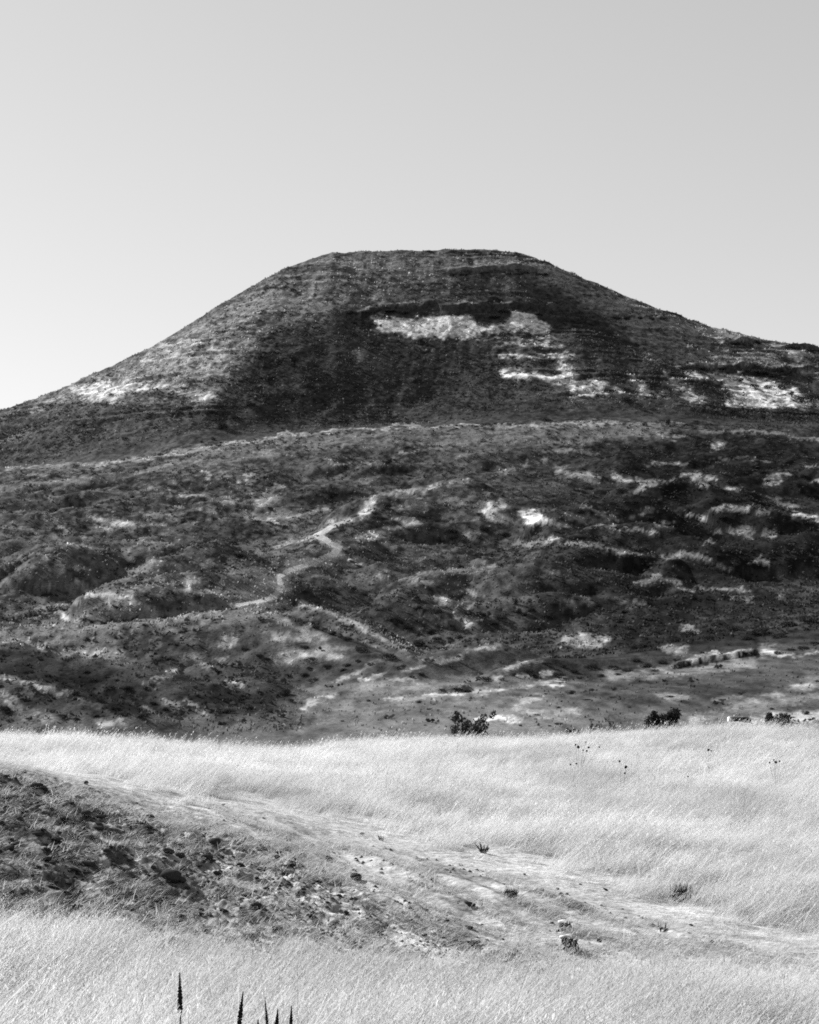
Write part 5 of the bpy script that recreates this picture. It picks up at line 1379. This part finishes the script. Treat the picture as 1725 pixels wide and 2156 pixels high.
# crumbs: countless tiny clods and flat bits of turf on bank, slope and path, one joined mesh in ragged rows
def crumbs(n):
    x, y, z, px, py = pick(n, 13, 23)
    al_, ac_ = x * .48 - y * .88, x * .88 + y * .48
    row = sstep(.50, .70, fbm(al_ * .8, ac_ * 4.5, 2, 130))
    zone_b = sstep(-10, 25, py - poly_interp(TOPB, px)) * (1 - sstep(-60, 0, py - poly_interp(NEAR, px)))
    zone_p = sstep(0, 20, py - poly_interp(PATH_U, px)) * (px > 430) * (1 - sstep(-40, 0, py - poly_interp(NEAR, px)))
    w = np.clip(zone_b * (1 - .5 * sstep(500, 1000, px)) + zone_p * .22, 0, 1) * (.12 + .88 * row)
    k = RNG.random(n) < w
    x, y, z = x[k], y[k], z[k]; m = len(x)
    r = np.minimum(RNG.gamma(2.0, .0055, m) + .005, .024)
    hh = r * RNG.uniform(.5, .9, m)
    V = []
    ang = RNG.uniform(0, 6.283, m)
    for q in range(5):
        a = ang + q * 1.2566; rr = r * RNG.uniform(.7, 1.3, m)
        V.append(np.stack([x + np.cos(a) * rr * 1.3, y + np.sin(a) * rr * .9, z - .006 - .15 * rr * np.cos(a)], -1))
    V.append(np.stack([x + RNG.normal(0, .25, m) * r, y + RNG.normal(0, .25, m) * r, z + hh], -1))
    V = np.stack(V, 1).reshape(-1, 3)
    b = np.arange(m)[:, None] * 6
    f = np.concatenate([b + np.array([[q, (q + 1) % 5, 5]]) for q in range(5)])
    me = mesh_from('clod_crumbs', V, f, M_CLOD)
    tag(link(bpy.data.objects.new('clod_crumbs', me)), 'tiny dark crumbs of earth and turf strewn over bank and path', None, None, 'stuff')
crumbs(32000)

# two stepped slabs: pale tops over a dark broken front
def slab(px, py, w, h, label, seed):
    X, Y, zz = hit(px, py + h * .8, 12.5)
    k = Y / F
    e = link(bpy.data.objects.new('broken_slab', None)); e.location = (X, Y, zz)
    tag(e, label, 'slab', 'stepped slabs low on the slope')
    me = lump_mesh('face', seed, M_CLOD, 3)
    o = me_obj('face', me, e); o.scale = (w * .46 * k, w * .26 * k, h * .40 * k); o.location = (0, .02, h * .42 * k); o.rotation_euler = (0, .30, .2)
    o = me_obj('fallen_piece', lump_mesh('fallen_piece', seed + 2, M_CLOD, 3), e); o.scale = (w * .26 * k, w * .2 * k, h * .26 * k); o.location = (w * .26 * k, -.03, h * .16 * k); o.rotation_euler = (.2, .5, .6)
    o = me_obj('fallen_piece', lump_mesh('fallen_piece', seed + 3, M_CLOD, 2), e); o.scale = (w * .16 * k, w * .14 * k, h * .18 * k); o.location = (-w * .22 * k, -.05, h * .16 * k)
    me = lump_mesh('cap', seed + 1, M_STONE, 3)
    o = me_obj('cap', me, e); o.scale = (w * .40 * k, w * .30 * k, h * .24 * k); o.location = (-.08 * w * k, .06, h * .74 * k)
slab(1194, 1942, 38, 22, 'upper dark broken slab with a pale cap in the lower right slope', 901)
slab(1200, 1974, 44, 34, 'lower and larger dark broken slab with a pale cap in the lower right slope', 905)

gS = 'pale stones along the path'
for px, py, w, h, lab in [(470, 1694, 11, 8, 'pale rounded stone at the upper start of the path'), (762, 1755, 13, 9, 'pale rounded stone at the upper middle edge of the path'), (458, 1953, 9, 5, 'small pale stone low on the bank')]:
    put('stone', random.choice(STONES), px, py, w, h, lab, 'stone', gS, 12.5, .1)
for px, py, w, h, lab in [(740, 1180, 14, 7, 'upper pale stone of the pair right of the winding trail'), (752, 1189, 10, 6, 'lower pale stone of the pair right of the winding trail'), (100, 1170, 11, 6, 'pale stone alone on the left hillside')]:
    put('stone', random.choice(STONES), px, py, w, h, lab, 'stone', 'pale stones on the hillside', 100, .1)

# small spiky plant and dark tussocks by the path
def spiky(px, py, w, h, label, seed, n=16, name='spiky_plant', cat='plant', mat=None, wid=.012, up=.5):
    X, Y, zz = hit(px, py + h * .5, 12.5)
    k = Y / F; r = random.Random(seed)
    e = link(bpy.data.objects.new(name, None)); e.location = (X, Y, zz); tag(e, label, cat)
    bm = bmesh.new()
    for i in range(n):
        a = r.uniform(0, 6.283); ln = r.uniform(.55, 1.0); d = w * .5 * k * ln; hh = h * k * r.uniform(.4, 1.05)
        p0 = Vector((math.cos(a) * .02, math.sin(a) * .02, -.01)); p2 = Vector((math.cos(a) * d, math.sin(a) * d, hh)); p1 = (p0 + p2) * .5 + Vector((0, 0, hh * up * .3))
        tube(bm, [p0, p1, p2], [wid, wid * .8, wid * .15], 4)
    bm_obj('leaf_blades', bm, mat or M_TWIG, e)
    me_obj('dark_base', leaf_cloud('dark_base', [(0, 0, h * .2 * k, w * .25 * k, w * .22 * k, h * .22 * k)], 80, w * .08 * k, M_LEAF, seed), e)
spiky(1018, 1785, 40, 22, 'small dark spiky plant at the upper edge of the path', 31, 15, wid=.010)
spiky(1396, 1951, 24, 20, 'small forked dark twig on the right part of the path', 32, 5, 'forked_twig', 'twig', None, .006)
spiky(803, 1764, 18, 12, 'tiny dark spiky sprig right of the middle path stone', 33, 8, 'spiky_sprig', 'sprig', None, .006)

def tussock(px, py, w, h, label, seed):
    X, Y, zz = hit(px, py + h * .5, 12.5)
    k = Y / F
    e = link(bpy.data.objects.new('grass_tussock', None)); e.location = (X, Y, zz); tag(e, label, 'tussock')
    me = tuft_mesh('dark_blades', 260, w * .36 * k, h * k * .4, h * k * 1.15, .005, .6, .4, seed, M_LEAF, 0, .25)
    me_obj('dark_blades', me, e)
    me_obj('clump', leaf_cloud('clump', [(0, 0, h * .28 * k, w * .36 * k, w * .3 * k, h * .32 * k)], 380, w * .06 * k, M_LEAF, seed), e)
tussock(1433, 1880, 56, 34, 'dark grass tussock alone in the pale meadow right of the path', 51)
tussock(1075, 1880, 36, 16, 'loose dark tussock on the lower side of the path', 52)
tussock(1556, 1888, 28, 14, 'small grey tussock right of the dark one in the meadow', 53)
